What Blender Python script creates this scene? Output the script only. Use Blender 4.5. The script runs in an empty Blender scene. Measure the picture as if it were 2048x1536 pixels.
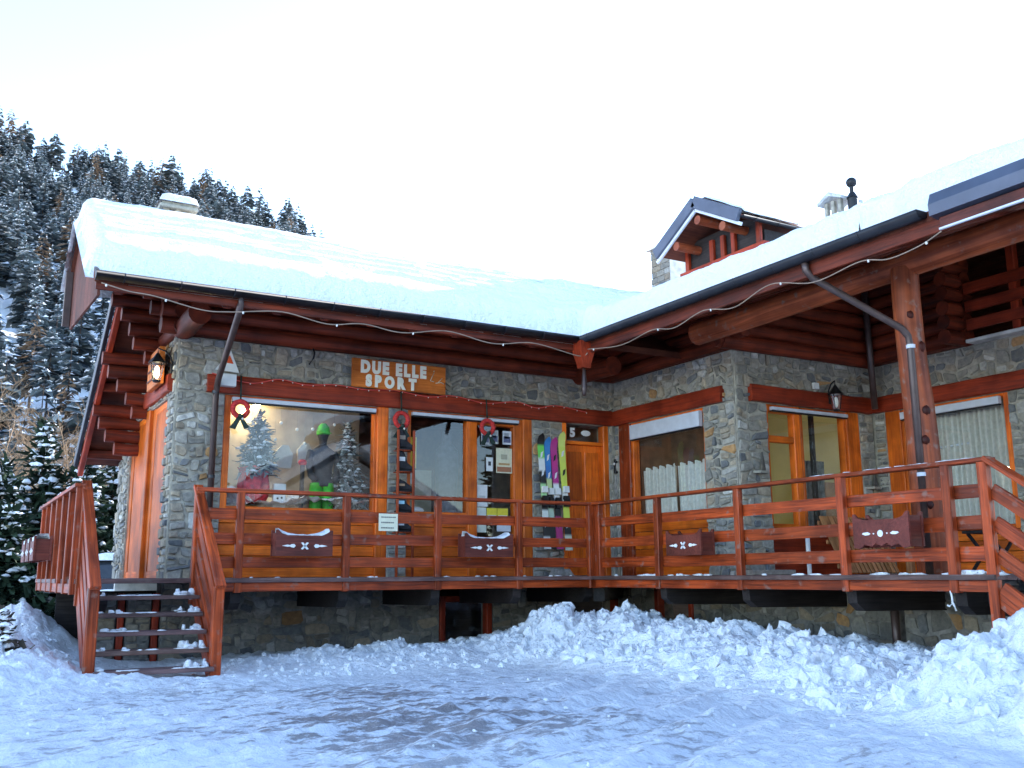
import bpy, math, random
import numpy as np
from mathutils import Vector, Matrix

random.seed(7)
RNG = np.random.default_rng(7)
scene = bpy.context.scene
COL = scene.collection
rad = math.radians

# ------------------------------------------------------------------ camera
CAM = np.array([0.0, 0.0, 1.6])
F_PX, PITCH, ROLL, YAW = 1958.35, 0.193044, -0.005524, 0.523759
_fw = np.array([math.sin(YAW)*math.cos(PITCH), math.cos(YAW)*math.cos(PITCH), math.sin(PITCH)])
_r = np.array([math.cos(YAW), -math.sin(YAW), 0.0]); _u = np.cross(_r, _fw)
_r, _u = _r*math.cos(ROLL)+_u*math.sin(ROLL), -_r*math.sin(ROLL)+_u*math.cos(ROLL)
cd = bpy.data.cameras.new('camera'); cam = bpy.data.objects.new('camera', cd); COL.objects.link(cam)
cd.sensor_width = 36; cd.lens = F_PX/2048*36; cd.clip_end = 4000; cd.clip_start = 0.05
cam.matrix_world = Matrix(((_r[0], _u[0], -_fw[0], CAM[0]), (_r[1], _u[1], -_fw[1], CAM[1]), (_r[2], _u[2], -_fw[2], CAM[2]), (0, 0, 0, 1)))
scene.camera = cam

# ------------------------------------------------------------------ sky, sun, exposure
SUN_AZ, SUN_EL = rad(71), rad(23)          # azimuth from +Y towards +X: behind the building, to the right
world = bpy.data.worlds.new('World'); scene.world = world; world.use_nodes = True
wn = world.node_tree.nodes; wl = world.node_tree.links
bg = wn['Background']; sky = wn.new('ShaderNodeTexSky'); sky.sky_type = 'NISHITA'; sky.sun_disc = False
sky.sun_elevation = SUN_EL; sky.sun_rotation = SUN_AZ; sky.altitude = 1400; sky.air_density = 1.0; sky.dust_density = 0.4; sky.ozone_density = 1.0
wl.new(sky.outputs[0], bg.inputs[0]); bg.inputs[1].default_value = 0.15
sd = bpy.data.lights.new('sun', 'SUN'); sd.energy = 2.2; sd.angle = rad(0.53); sd.color = (1.0, 0.95, 0.88)
sun = bpy.data.objects.new('sun', sd); COL.objects.link(sun)
sdir = Vector((math.cos(SUN_EL)*math.sin(SUN_AZ), math.cos(SUN_EL)*math.cos(SUN_AZ), math.sin(SUN_EL)))
sun.rotation_euler = sdir.to_track_quat('Z', 'Y').to_euler(); sun.location = (60, 60, 60)
vs = scene.view_settings; vs.view_transform = 'Standard'; vs.look = 'None'; vs.gamma = 1.0; vs.use_curve_mapping = False
vs.exposure = 2.45
scene.cycles.max_bounces = 6; scene.cycles.diffuse_bounces = 3; scene.cycles.glossy_bounces = 3; scene.cycles.transparent_max_bounces = 10

# ------------------------------------------------------------------ numpy noise
def _h(ix, iy, s):
    n = (ix.astype(np.int64)*374761393 + iy.astype(np.int64)*668265263 + s*974711) & 0x7fffffff
    n = ((n ^ (n >> 13))*1274126177) & 0x7fffffff
    return ((n ^ (n >> 16)) & 0xffff)/65535.0
def vnoise(x, y, s=0):
    x = np.asarray(x, float); y = np.asarray(y, float)
    ix = np.floor(x); iy = np.floor(y); fx = x-ix; fy = y-iy
    fx = fx*fx*(3-2*fx); fy = fy*fy*(3-2*fy)
    a = _h(ix, iy, s); b = _h(ix+1, iy, s); c = _h(ix, iy+1, s); d = _h(ix+1, iy+1, s)
    return (a*(1-fx)+b*fx)*(1-fy)+(c*(1-fx)+d*fx)*fy
def fbm(x, y, s=0, o=4):
    t = 0; a = .5
    for i in range(o):
        t = t+a*(vnoise(x, y, s+i*17)-.5); x = x*2.03; y = y*2.03; a *= .5
    return t
def worley(x, y, s=0):
    x = np.asarray(x, float); y = np.asarray(y, float); ix = np.floor(x); iy = np.floor(y)
    best = np.full(x.shape, 9.0); val = np.zeros(x.shape); sec = np.full(x.shape, 9.0)
    for dx in (-1, 0, 1):
        for dy in (-1, 0, 1):
            cx = ix+dx; cy = iy+dy
            d = np.hypot(cx+_h(cx, cy, s)-x, cy+_h(cx, cy, s+5)-y); v = _h(cx, cy, s+9)
            m = d < best
            sec = np.where(m, best, np.minimum(sec, d)); val = np.where(m, v, val); best = np.where(m, d, best)
    return best, sec, val
def sstep(a, b, x):
    t = np.clip((np.asarray(x, float)-a)/(b-a), 0, 1); return t*t*(3-2*t)

# ------------------------------------------------------------------ materials
def mat(name):
    m = bpy.data.materials.new(name); m.use_nodes = True
    return m, m.node_tree.nodes, m.node_tree.links, m.node_tree.nodes['Principled BSDF']
def nd(n, t, **k):
    x = n.new(t)
    for a, b in k.items(): setattr(x, a, b)
    return x
def ramp(n, stops):
    r = n.new('ShaderNodeValToRGB'); e = r.color_ramp.elements
    while len(e) < len(stops): e.new(.5)
    for i, (p, c) in enumerate(stops): e[i].position = p; e[i].color = (*c, 1)
    return r
def mixc(n, l, a, b, fac, mode='MIX'):
    m = nd(n, 'ShaderNodeMix', data_type='RGBA', blend_type=mode)
    for s, v in ((0, fac), (6, a), (7, b)):
        if hasattr(v, 'links'): l.new(v, m.inputs[s])
        else: m.inputs[s].default_value = v if s == 0 else (*v, 1)
    return m.outputs[2]
def bump(n, l, h, strength=.3, dist=.01, bsdf=None):
    b = nd(n, 'ShaderNodeBump'); b.inputs['Strength'].default_value = strength; b.inputs['Distance'].default_value = dist
    l.new(h, b.inputs['Height']); l.new(b.outputs[0], bsdf.inputs['Normal'])
def M_wood(name, dark, light, rough=.5, grain=1.0, wear=.0):
    m, n, l, b = mat(name)
    at = nd(n, 'ShaderNodeAttribute', attribute_name='grain'); co = nd(n, 'ShaderNodeAttribute', attribute_name='Col')
    mp = nd(n, 'ShaderNodeMapping'); mp.inputs['Scale'].default_value = (34*grain, 34*grain, 1.6*grain); l.new(at.outputs['Vector'], mp.inputs[0])
    nz = nd(n, 'ShaderNodeTexNoise'); nz.inputs['Scale'].default_value = 1; nz.inputs['Detail'].default_value = 5; nz.inputs['Distortion'].default_value = .8; l.new(mp.outputs[0], nz.inputs[0])
    r = ramp(n, [(.28, dark), (.72, light)]); l.new(nz.outputs[0], r.inputs[0])
    n2 = nd(n, 'ShaderNodeTexNoise'); n2.inputs['Scale'].default_value = 2.2; n2.inputs['Detail'].default_value = 4; l.new(at.outputs['Vector'], n2.inputs[0])
    r2 = ramp(n, [(.3, (.48, .44, .42)), (.62, (1.08, 1.06, 1.04))]); l.new(n2.outputs[0], r2.inputs[0])
    c = mixc(n, l, r.outputs[0], r2.outputs[0], 1.0, 'MULTIPLY'); c = mixc(n, l, c, co.outputs['Color'], 1.0, 'MULTIPLY')
    if wear:
        n3 = nd(n, 'ShaderNodeTexNoise'); n3.inputs['Scale'].default_value = 9; n3.inputs['Detail'].default_value = 6; l.new(at.outputs['Vector'], n3.inputs[0])
        r3 = ramp(n, [(.60, (0, 0, 0)), (.72, (wear, wear, wear))]); l.new(n3.outputs[0], r3.inputs[0])
        c = mixc(n, l, c, (.23, .17, .14), r3.outputs[0])
    l.new(c, b.inputs['Base Color']); b.inputs['Roughness'].default_value = rough; b.inputs['Specular IOR Level'].default_value = .28
    bump(n, l, nz.outputs[0], .6, .008, b)
    return m
def M_plain(name, c, rough=.6, metal=0, noise=.12, scale=8, emit=None, col=False, bmp=0, spec=None):
    m, n, l, b = mat(name)
    tc = nd(n, 'ShaderNodeTexCoord'); nz = nd(n, 'ShaderNodeTexNoise'); nz.inputs['Scale'].default_value = scale; nz.inputs['Detail'].default_value = 5
    l.new(tc.outputs['Object'], nz.inputs[0])
    r = ramp(n, [(.3, tuple(x*(1-noise*2) for x in c)), (.7, tuple(min(1, x*(1+noise)) for x in c))]); l.new(nz.outputs[0], r.inputs[0])
    o = r.outputs[0]
    if col:
        at = nd(n, 'ShaderNodeAttribute', attribute_name='Col'); o = mixc(n, l, o, at.outputs['Color'], 1.0, 'MULTIPLY')
    l.new(o, b.inputs['Base Color']); b.inputs['Roughness'].default_value = rough; b.inputs['Metallic'].default_value = metal
    if spec is not None: b.inputs['Specular IOR Level'].default_value = spec
    if emit: b.inputs['Emission Color'].default_value = (*emit[:3], 1); b.inputs['Emission Strength'].default_value = emit[3]
    if bmp: bump(n, l, nz.outputs[0], bmp, .02, b)
    return m

M = {}
M['rail'] = M_wood('rail_wood', (.13, .019, .005), (.54, .084, .018), .42, wear=.6)
M['frame'] = M_wood('orange_wood', (.60, .095, .008), (.92, .21, .018), .38)
M['lintel'] = M_wood('red_wood', (.18, .020, .007), (.40, .046, .013), .5)
M['log'] = M_wood('log_wood', (.065, .012, .007), (.25, .038, .013), .55, .7)
M['column'] = M_wood('column_wood', (.15, .030, .012), (.48, .115, .040), .5, .5, wear=.7)
M['soffit'] = M_wood('soffit_wood', (.085, .022, .012), (.17, .045, .022), .7)
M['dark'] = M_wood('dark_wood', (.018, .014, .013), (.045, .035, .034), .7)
M['deck'] = M_wood('deck_wood', (.085, .05, .05), (.21, .125, .115), .45, wear=.3)
M['planter'] = M_wood('planter_wood', (.10, .022, .016), (.20, .045, .030), .5)
M['slat'] = M_wood('slat_wood', (.36, .14, .05), (.55, .26, .11), .55)
M['sign'] = M_wood('sign_wood', (.52, .12, .015), (.74, .22, .04), .5)
M['metal'] = M_plain('gutter_metal', (.035, .034, .040), .38, .55, .15, 5)
M['pipe'] = M_plain('pipe_metal', (.095, .062, .055), .4, .35, .15, 6)
M['flash'] = M_plain('flashing_metal', (.085, .10, .14), .42, .5, .1, 3)
M['black'] = M_plain('black_iron', (.012, .012, .014), .45, .3)
M['white'] = M_plain('white_paint', (.78, .78, .76), .55, 0, .05)
M['blind'] = M_plain('blind_fabric', (.62, .64, .70), .6, 0, .06)
M['cable'] = M_plain('cable_plastic', (.30, .21, .15), .5)
M['red'] = M_plain('red_fabric', (.62, .02, .025), .6, 0, .25, 14)
M['redplush'] = M_plain('red_plush', (.60, .035, .03), .8, 0, .25, 40, bmp=.6)
M['green'] = M_plain('green_fabric', (.05, .50, .03), .55, 0, .2, 12)
M['darkgreen'] = M_plain('dark_green_ribbon', (.010, .03, .02), .6)
M['charcoal'] = M_plain('charcoal_cloth', (.03, .03, .035), .8, 0, .3, 12)
M['greycloth'] = M_plain('grey_cloth', (.30, .29, .27), .85, 0, .25, 12)
M['inner'] = M_plain('interior_plaster', (.50, .43, .20), .8, 0, .06, 2)
M['partition'] = M_plain('display_backing', (.42, .36, .30), .8, 0, .2, 3)
M['innerwood'] = M_plain('interior_wood', (.20, .11, .06), .7, 0, .25, 4)
M['curtain'] = M_plain('curtain_cloth', (.62, .60, .54), .9, 0, .08, 20)
M['paper'] = M_plain('paper_sheet', (.78, .76, .68), .7, 0, .03, 20)
M['cream'] = M_plain('cream_paper', (.72, .70, .52), .7, 0, .05, 12)
M['cream2'] = M_plain('cream_paint', (.95, .92, .80), .5, 0, .03, 12)
M['yellow'] = M_plain('yellow_print', (.75, .52, .04), .6, 0, .1, 14)
M['print'] = M_plain('colour_print', (1, 1, 1), .6, 0, .08, 20, col=True)
M['tube'] = M_plain('lit_tube', (1, .9, .6), .5, emit=(1, .80, .40, 26))
M['bulb'] = M_plain('lit_bulb', (1, .9, .6), .5, emit=(1, .86, .50, 4))
M['led'] = M_plain('clear_bulb', (.8, .76, .7), .25)
M['redled'] = M_plain('red_lights', (.75, .08, .06), .3)
M['plaster'] = M_plain('pale_plaster', (.66, .63, .58), .85, 0, .15, 6, bmp=.3)
M['house'] = M_plain('house_wall', (.58, .52, .44), .85, 0, .08, 2)
M['shade'] = M_plain('window_dark', (.03, .035, .04), .15)
M['tyre'] = M_plain('tyre_rubber', (.02, .02, .02), .85)
M['carpaint'] = M_plain('blue_car_paint', (.10, .16, .24), .3, .3)
M['ski'] = M_plain('ski_topsheet', (1, 1, 1), .3, 0, .05, 10, col=True)

def M_stone():
    m, n, l, b = mat('stone')
    at = nd(n, 'ShaderNodeAttribute', attribute_name='Col'); tc = nd(n, 'ShaderNodeTexCoord'); ge = nd(n, 'ShaderNodeNewGeometry')
    nz = nd(n, 'ShaderNodeTexNoise'); nz.inputs['Scale'].default_value = 16; nz.inputs['Detail'].default_value = 8; nz.inputs['Roughness'].default_value = .65; l.new(ge.outputs['Position'], nz.inputs[0])
    r = ramp(n, [(.25, (.55, .55, .57)), (.75, (1.3, 1.28, 1.22))]); l.new(nz.outputs[0], r.inputs[0])
    c = mixc(n, l, at.outputs['Color'], r.outputs[0], 1.0, 'MULTIPLY')
    n2 = nd(n, 'ShaderNodeTexNoise'); n2.inputs['Scale'].default_value = 5; n2.inputs['Detail'].default_value = 6; l.new(ge.outputs['Position'], n2.inputs[0])
    r2 = ramp(n, [(.58, (0, 0, 0)), (.72, (.5, .5, .5))]); l.new(n2.outputs[0], r2.inputs[0])
    c = mixc(n, l, c, (.30, .25, .17), r2.outputs[0])
    l.new(c, b.inputs['Base Color']); b.inputs['Roughness'].default_value = .85
    bump(n, l, nz.outputs[0], .8, .02, b)
    return m
M['stone'] = M_stone()
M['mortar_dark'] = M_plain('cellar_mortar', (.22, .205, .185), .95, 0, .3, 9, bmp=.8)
M['mortar'] = M_plain('mortar', (.38, .345, .28), .95, 0, .22, 9, bmp=.8)

def M_snow(name, dirt=0.0):
    m, n, l, b = mat(name)
    ge = nd(n, 'ShaderNodeNewGeometry')
    nz = nd(n, 'ShaderNodeTexNoise'); nz.inputs['Scale'].default_value = 7; nz.inputs['Detail'].default_value = 8; nz.inputs['Roughness'].default_value = .6; l.new(ge.outputs['Position'], nz.inputs[0])
    n2 = nd(n, 'ShaderNodeTexNoise'); n2.inputs['Scale'].default_value = 24; n2.inputs['Detail'].default_value = 6; l.new(ge.outputs['Position'], n2.inputs[0])
    ad = nd(n, 'ShaderNodeMath', operation='MULTIPLY_ADD'); ad.inputs[1].default_value = .25; l.new(n2.outputs[0], ad.inputs[0]); l.new(nz.outputs[0], ad.inputs[2])
    c = None
    if dirt:
        at = nd(n, 'ShaderNodeAttribute', attribute_name='Col')
        mp = nd(n, 'ShaderNodeMapping'); mp.inputs['Rotation'].default_value = (0, 0, rad(-30)); mp.inputs['Scale'].default_value = (4.2, 13, 1); l.new(ge.outputs['Position'], mp.inputs[0])
        n3 = nd(n, 'ShaderNodeTexNoise'); n3.inputs['Scale'].default_value = 1.0; n3.inputs['Detail'].default_value = 8; n3.inputs['Roughness'].default_value = .68; l.new(mp.outputs[0], n3.inputs[0])
        n4 = nd(n, 'ShaderNodeTexNoise'); n4.inputs['Scale'].default_value = .45; n4.inputs['Detail'].default_value = 3; l.new(ge.outputs['Position'], n4.inputs[0])
        s = nd(n, 'ShaderNodeMath', operation='MULTIPLY_ADD'); s.inputs[1].default_value = .55; l.new(n4.outputs[0], s.inputs[0]); l.new(n3.outputs[0], s.inputs[2])
        r = ramp(n, [(.80, (0, 0, 0)), (.88, (.8, .8, .8))]); l.new(s.outputs[0], r.inputs[0])
        mu = nd(n, 'ShaderNodeMath', operation='MULTIPLY'); l.new(r.outputs[0], mu.inputs[0]); l.new(at.outputs['Fac'], mu.inputs[1])
        r5 = ramp(n, [(.45, (0, 0, 0)), (.85, (.55, .55, .55))]); l.new(s.outputs[0], r5.inputs[0])
        mu5 = nd(n, 'ShaderNodeMath', operation='MULTIPLY'); l.new(r5.outputs[0], mu5.inputs[0]); l.new(at.outputs['Fac'], mu5.inputs[1])
        ice = mixc(n, l, (.80, .82, .84), (.40, .44, .53), mu5.outputs[0])
        c = mixc(n, l, ice, (.13, .10, .09), mu.outputs[0])
        l.new(c, b.inputs['Base Color'])
        rr = nd(n, 'ShaderNodeMapRange'); rr.inputs[3].default_value = .75; rr.inputs[4].default_value = .32; l.new(mu5.outputs[0], rr.inputs[0]); l.new(rr.outputs[0], b.inputs['Roughness'])
    else:
        b.inputs['Base Color'].default_value = (.84, .86, .88, 1); b.inputs['Roughness'].default_value = .7
    bump(n, l, ad.outputs[0], .9, .09, b)
    return m
M['snow'] = M_snow('snow')
M['ground'] = M_snow('trodden_snow', 1)

def M_glass():
    m, n, l, b = mat('window_glass'); n.remove(b); out = n['Material Output']
    t = nd(n, 'ShaderNodeBsdfTransparent'); t.inputs[0].default_value = (.95, .97, .96, 1)
    g = nd(n, 'ShaderNodeBsdfGlossy'); g.inputs['Roughness'].default_value = .01; g.inputs[0].default_value = (.95, .97, 1, 1)
    lw = nd(n, 'ShaderNodeLayerWeight'); lw.inputs[0].default_value = .5
    pw = nd(n, 'ShaderNodeMath', operation='POWER'); pw.inputs[1].default_value = 4.5; l.new(lw.outputs['Facing'], pw.inputs[0])
    fr = nd(n, 'ShaderNodeMath', operation='MULTIPLY_ADD'); fr.inputs[1].default_value = .88; fr.inputs[2].default_value = .055; l.new(pw.outputs[0], fr.inputs[0])
    mx = nd(n, 'ShaderNodeMixShader'); l.new(fr.outputs[0], mx.inputs[0]); l.new(t.outputs[0], mx.inputs[1]); l.new(g.outputs[0], mx.inputs[2]); l.new(mx.outputs[0], out.inputs[0])
    return m
M['glass'] = M_glass()
def M_col(name, rough=.8, trans=0):
    m, n, l, b = mat(name); at = nd(n, 'ShaderNodeAttribute', attribute_name='Col')
    ge = nd(n, 'ShaderNodeNewGeometry'); nz = nd(n, 'ShaderNodeTexNoise'); nz.inputs['Scale'].default_value = 3; nz.inputs['Detail'].default_value = 6; l.new(ge.outputs['Position'], nz.inputs[0])
    r = ramp(n, [(.3, (.7, .7, .7)), (.7, (1.15, 1.15, 1.15))]); l.new(nz.outputs[0], r.inputs[0])
    l.new(mixc(n, l, at.outputs['Color'], r.outputs[0], 1.0, 'MULTIPLY'), b.inputs['Base Color']); b.inputs['Roughness'].default_value = rough
    b.inputs['Specular IOR Level'].default_value = .2
    return m
M['tree'] = M_col('foliage')
M['bark'] = M_col('bark')

# ------------------------------------------------------------------ mesh builder
WORIG = {}
def V3(p): return np.array(p, float)
class MB:
    def __init__(s): s.v = []; s.f = []; s.g = []; s.c = []; s.sm = []
    def add(s, vs, fs, gr=None, col=(1, 1, 1), smooth=False):
        o = len(s.v); s.v += [tuple(map(float, p)) for p in vs]
        gr = gr if gr is not None else vs
        s.g += [tuple(map(float, p)) for p in gr]
        if len(col) == len(vs) and not np.isscalar(col[0]): s.c += [tuple(q) for q in col]
        else: s.c += [tuple(col)]*len(vs)
        s.f += [tuple(i+o for i in f) for f in fs]; s.sm += [smooth]*len(fs)
        return s
    def tone(s, a=.24):
        t = 1+random.uniform(-a, a); return (t, t*random.uniform(.96, 1.03), t*random.uniform(.92, 1.05))
    def bar(s, p0, p1, w, h, up=(0, 0, 1), ch=None, col=None, jit=.0):
        p0 = V3(p0); p1 = V3(p1); d = p1-p0; L = np.linalg.norm(d); d = d/L
        up = V3(up)
        if abs(up@d) > .95: up = V3((0, 1, 0)) if abs(d[1]) < .9 else V3((1, 0, 0))
        side = np.cross(d, up); side /= np.linalg.norm(side); upv = np.cross(side, d)
        ch = min(w, h)*.12 if ch is None else ch; ch = min(ch, .012)
        a, b = w/2, h/2
        prof = [(-a+ch, -b), (a-ch, -b), (a, -b+ch), (a, b-ch), (a-ch, b), (-a+ch, b), (-a, b-ch), (-a, -b+ch)]
        off = np.array([random.uniform(0, 50) for _ in range(3)])
        vs = []; gr = []
        for k, p in enumerate((p0, p1)):
            for (x, y) in prof:
                q = p+side*x+upv*y
                if jit: q = q+RNG.normal(0, jit, 3)
                vs.append(q); gr.append((x+off[0], y+off[1], k*L+off[2]))
        fs = [(i, (i+1) % 8, 8+(i+1) % 8, 8+i) for i in range(8)]+[tuple(range(7, -1, -1)), tuple(range(8, 16))]
        return s.add(vs, fs, gr, col or s.tone())
    def box(s, x0, x1, y0, y1, z0, z1, **k):
        d = (abs(x1-x0), abs(y1-y0), abs(z1-z0)); i = int(np.argmax(d)); c = ((x0+x1)/2, (y0+y1)/2, (z0+z1)/2)
        if i == 0: return s.bar((x0, c[1], c[2]), (x1, c[1], c[2]), d[1], d[2], **k)
        if i == 1: return s.bar((c[0], y0, c[2]), (c[0], y1, c[2]), d[0], d[2], **k)
        return s.bar((c[0], c[1], z0), (c[0], c[1], z1), d[0], d[1], up=(0, 1, 0), **k)
    def cyl(s, p0, p1, r0, r1=None, n=12, col=None, wob=0, seg=1, cap=True, smooth=True):
        r1 = r0 if r1 is None else r1; p0 = V3(p0); p1 = V3(p1); d = p1-p0; L = np.linalg.norm(d); d = d/L
        t = V3((0, 0, 1)) if abs(d[2]) < .9 else V3((1, 0, 0)); a = np.cross(d, t); a /= np.linalg.norm(a); b = np.cross(d, a)
        off = np.array([random.uniform(0, 50) for _ in range(3)]); ph = random.uniform(0, 9)
        vs = []; gr = []; fs = []
        for k in range(seg+1):
            tt = k/seg; r = r0+(r1-r0)*tt; ce = p0+(p1-p0)*tt
            if wob: ce = ce+a*wob*math.sin(tt*5+ph)+b*wob*math.cos(tt*4+ph)
            for i in range(n):
                an = 2*math.pi*i/n; rr = r*(1+(wob*1.2 if wob else 0)*math.sin(3*an+ph+7*tt))
                vs.append(ce+a*math.cos(an)*rr+b*math.sin(an)*rr); gr.append((math.cos(an)*r+off[0], math.sin(an)*r+off[1], tt*L+off[2]))
        for k in range(seg):
            for i in range(n): fs.append((k*n+i, k*n+(i+1) % n, (k+1)*n+(i+1) % n, (k+1)*n+i))
        c = col or s.tone(); s.add(vs, fs, gr, c, smooth)
        if cap:
            s.add(vs[:n], [tuple(range(n-1, -1, -1))], [(g[0]*.2, g[1]*.2, g[2]) for g in gr[:n]], c); s.add(vs[-n:], [tuple(range(n))], [(g[0]*.2, g[1]*.2, g[2]) for g in gr[-n:]], c)
        return s
    def tube(s, pts, r, n=6, col=(1, 1, 1)):
        pts = [V3(p) for p in pts]; vs = []; fs = []; m = len(pts)
        for k, p in enumerate(pts):
            d = pts[min(k+1, m-1)]-pts[max(k-1, 0)]; d /= (np.linalg.norm(d)+1e-9)
            t = V3((0, 0, 1)) if abs(d[2]) < .9 else V3((1, 0, 0)); a = np.cross(d, t); a /= np.linalg.norm(a); b = np.cross(d, a)
            rr = r[k] if hasattr(r, '__len__') else r
            for i in range(n): an = 2*math.pi*i/n; vs.append(p+(a*math.cos(an)+b*math.sin(an))*rr)
        for k in range(m-1):
            for i in range(n): fs.append((k*n+i, k*n+(i+1) % n, (k+1)*n+(i+1) % n, (k+1)*n+i))
        fs += [tuple(range(n-1, -1, -1)), tuple(range((m-1)*n, m*n))]
        return s.add(vs, fs, None, col, True)
    def sph(s, c, rx, ry=None, rz=None, n=10, m=6, col=(1, 1, 1), jit=0, smooth=True):
        ry = rx if ry is None else ry; rz = rx if rz is None else rz; vs = []; fs = []
        for j in range(m+1):
            th = math.pi*j/m
            for i in range(n):
                ph = 2*math.pi*i/n; q = 1+(random.uniform(-jit, jit) if jit and 0 < j < m else 0)
                vs.append((c[0]+rx*math.sin(th)*math.cos(ph)*q, c[1]+ry*math.sin(th)*math.sin(ph)*q, c[2]+rz*math.cos(th)*q))
        for j in range(m):
            for i in range(n): fs.append((j*n+i, j*n+(i+1) % n, (j+1)*n+(i+1) % n, (j+1)*n+i))
        return s.add(vs, fs, None, col, smooth)
    def poly(s, pts, thick, col=None):
        pts = [V3(p) for p in pts]; t = V3(thick); n = len(pts); off = V3([random.uniform(0, 50) for _ in range(3)])
        vs = pts+[p+t for p in pts]; fs = [tuple(range(n)), tuple(range(2*n-1, n-1, -1))]+[(i, n+i, n+(i+1) % n, (i+1) % n) for i in range(n)]
        return s.add(vs, fs, [v[[2, 1, 0]]+off for v in vs], col or s.tone())
    def grid(s, X, Y, Z, mask=None, col=(1, 1, 1), smooth=True):
        ny, nx = X.shape; vs = np.stack([X, Y, Z], -1).reshape(-1, 3); fs = []
        for j in range(ny-1):
            for i in range(nx-1):
                if mask is None or (mask[j, i] and mask[j+1, i] and mask[j, i+1] and mask[j+1, i+1]):
                    a = j*nx+i; fs.append((a, a+1, a+nx+1, a+nx))
        return s.add(vs, fs, None, col, smooth)
    def build(s, name, m, parent=None, origin=None, label=None):
        V = np.array(s.v); lo = V.min(0); hi = V.max(0)
        o = V3(origin) if origin is not None else V3(((lo[0]+hi[0])/2, (lo[1]+hi[1])/2, lo[2]))
        me = bpy.data.meshes.new(name); me.from_pydata((V-o).tolist(), [], s.f); me.update()
        me.attributes.new('grain', 'FLOAT_VECTOR', 'POINT').data.foreach_set('vector', np.array(s.g, np.float32).ravel())
        c4 = np.ones((len(V), 4), np.float32); c4[:, :3] = np.array(s.c, np.float32); me.color_attributes.new('Col', 'FLOAT_COLOR', 'POINT').data.foreach_set('color', c4.ravel())
        me.polygons.foreach_set('use_smooth', s.sm)
        for q in (m if isinstance(m, (list, tuple)) else [m]): me.materials.append(M[q] if isinstance(q, str) else q)
        return link(name, me, o, parent, label)
def link(name, me, o, parent=None, label=None):
    ob = bpy.data.objects.new(name, me); COL.objects.link(ob)
    po = WORIG[parent.name] if parent else V3((0, 0, 0)); ob.location = V3(o)-po
    if parent: ob.parent = parent
    WORIG[ob.name] = V3(o)
    if label: ob['label'] = label
    return ob
def tag(o, label=None, cat=None, group=None, kind=None):
    for k, v in (('label', label), ('category', cat), ('group', group), ('kind', kind)):
        if v: o[k] = v
    return o
def thing(name, loc, label, cat, group=None):
    ob = bpy.data.objects.new(name, None); ob.empty_display_size = .2; COL.objects.link(ob); ob.location = loc; WORIG[ob.name] = V3(loc)
    return tag(ob, label, cat, group)
def raw(name, V, F, C, m, parent=None, origin=None, smooth=False):
    V = np.asarray(V, float); o = V3(origin) if origin is not None else V3((*(V.min(0)+V.max(0))[:2]/2, V[:, 2].min()))
    me = bpy.data.meshes.new(name); me.from_pydata((V-o).tolist(), [], [tuple(f) for f in F]); me.update()
    c4 = np.ones((len(V), 4), np.float32); c4[:, :3] = C; me.color_attributes.new('Col', 'FLOAT_COLOR', 'POINT').data.foreach_set('color', c4.ravel())
    if smooth: me.polygons.foreach_set('use_smooth', [True]*len(me.polygons))
    me.materials.append(M[m]); return link(name, me, o, parent)
def text_mesh(body, size, extrude, offset=0.0):
    cu = bpy.data.curves.new('lettering', 'FONT'); cu.body = body; cu.size = size; cu.extrude = extrude; cu.offset = offset; cu.resolution_u = 4
    to = bpy.data.objects.new('lettering_tmp', cu); COL.objects.link(to)
    bpy.context.view_layer.update()
    me = bpy.data.meshes.new_from_object(to.evaluated_get(bpy.context.evaluated_depsgraph_get()))
    bpy.data.objects.remove(to); bpy.data.curves.remove(cu)
    V = [tuple(v.co) for v in me.vertices]; Fs = [tuple(p.vertices) for p in me.polygons]; bpy.data.meshes.remove(me)
    return V, Fs

# levels
DECK = 1.586; RAILT = 2.62; FASC = 1.43
YR, XR = 11.83, 8.17              # rail planes
YW1, XW2, YW3, XW4, XW0 = 13.5, 9.8, 10.5, 12.7, 2.57
TA, TB = 0.645, 0.364              # roof slopes
def roofA(Y): return 4.97+TA*(13.65-11.5)-TA*abs(Y-13.65)
def roofB(X): return 4.97+TB*(X-7.83) if X < 14.5 else 4.97+TB*(14.5-7.83)-TB*(X-14.5)

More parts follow.
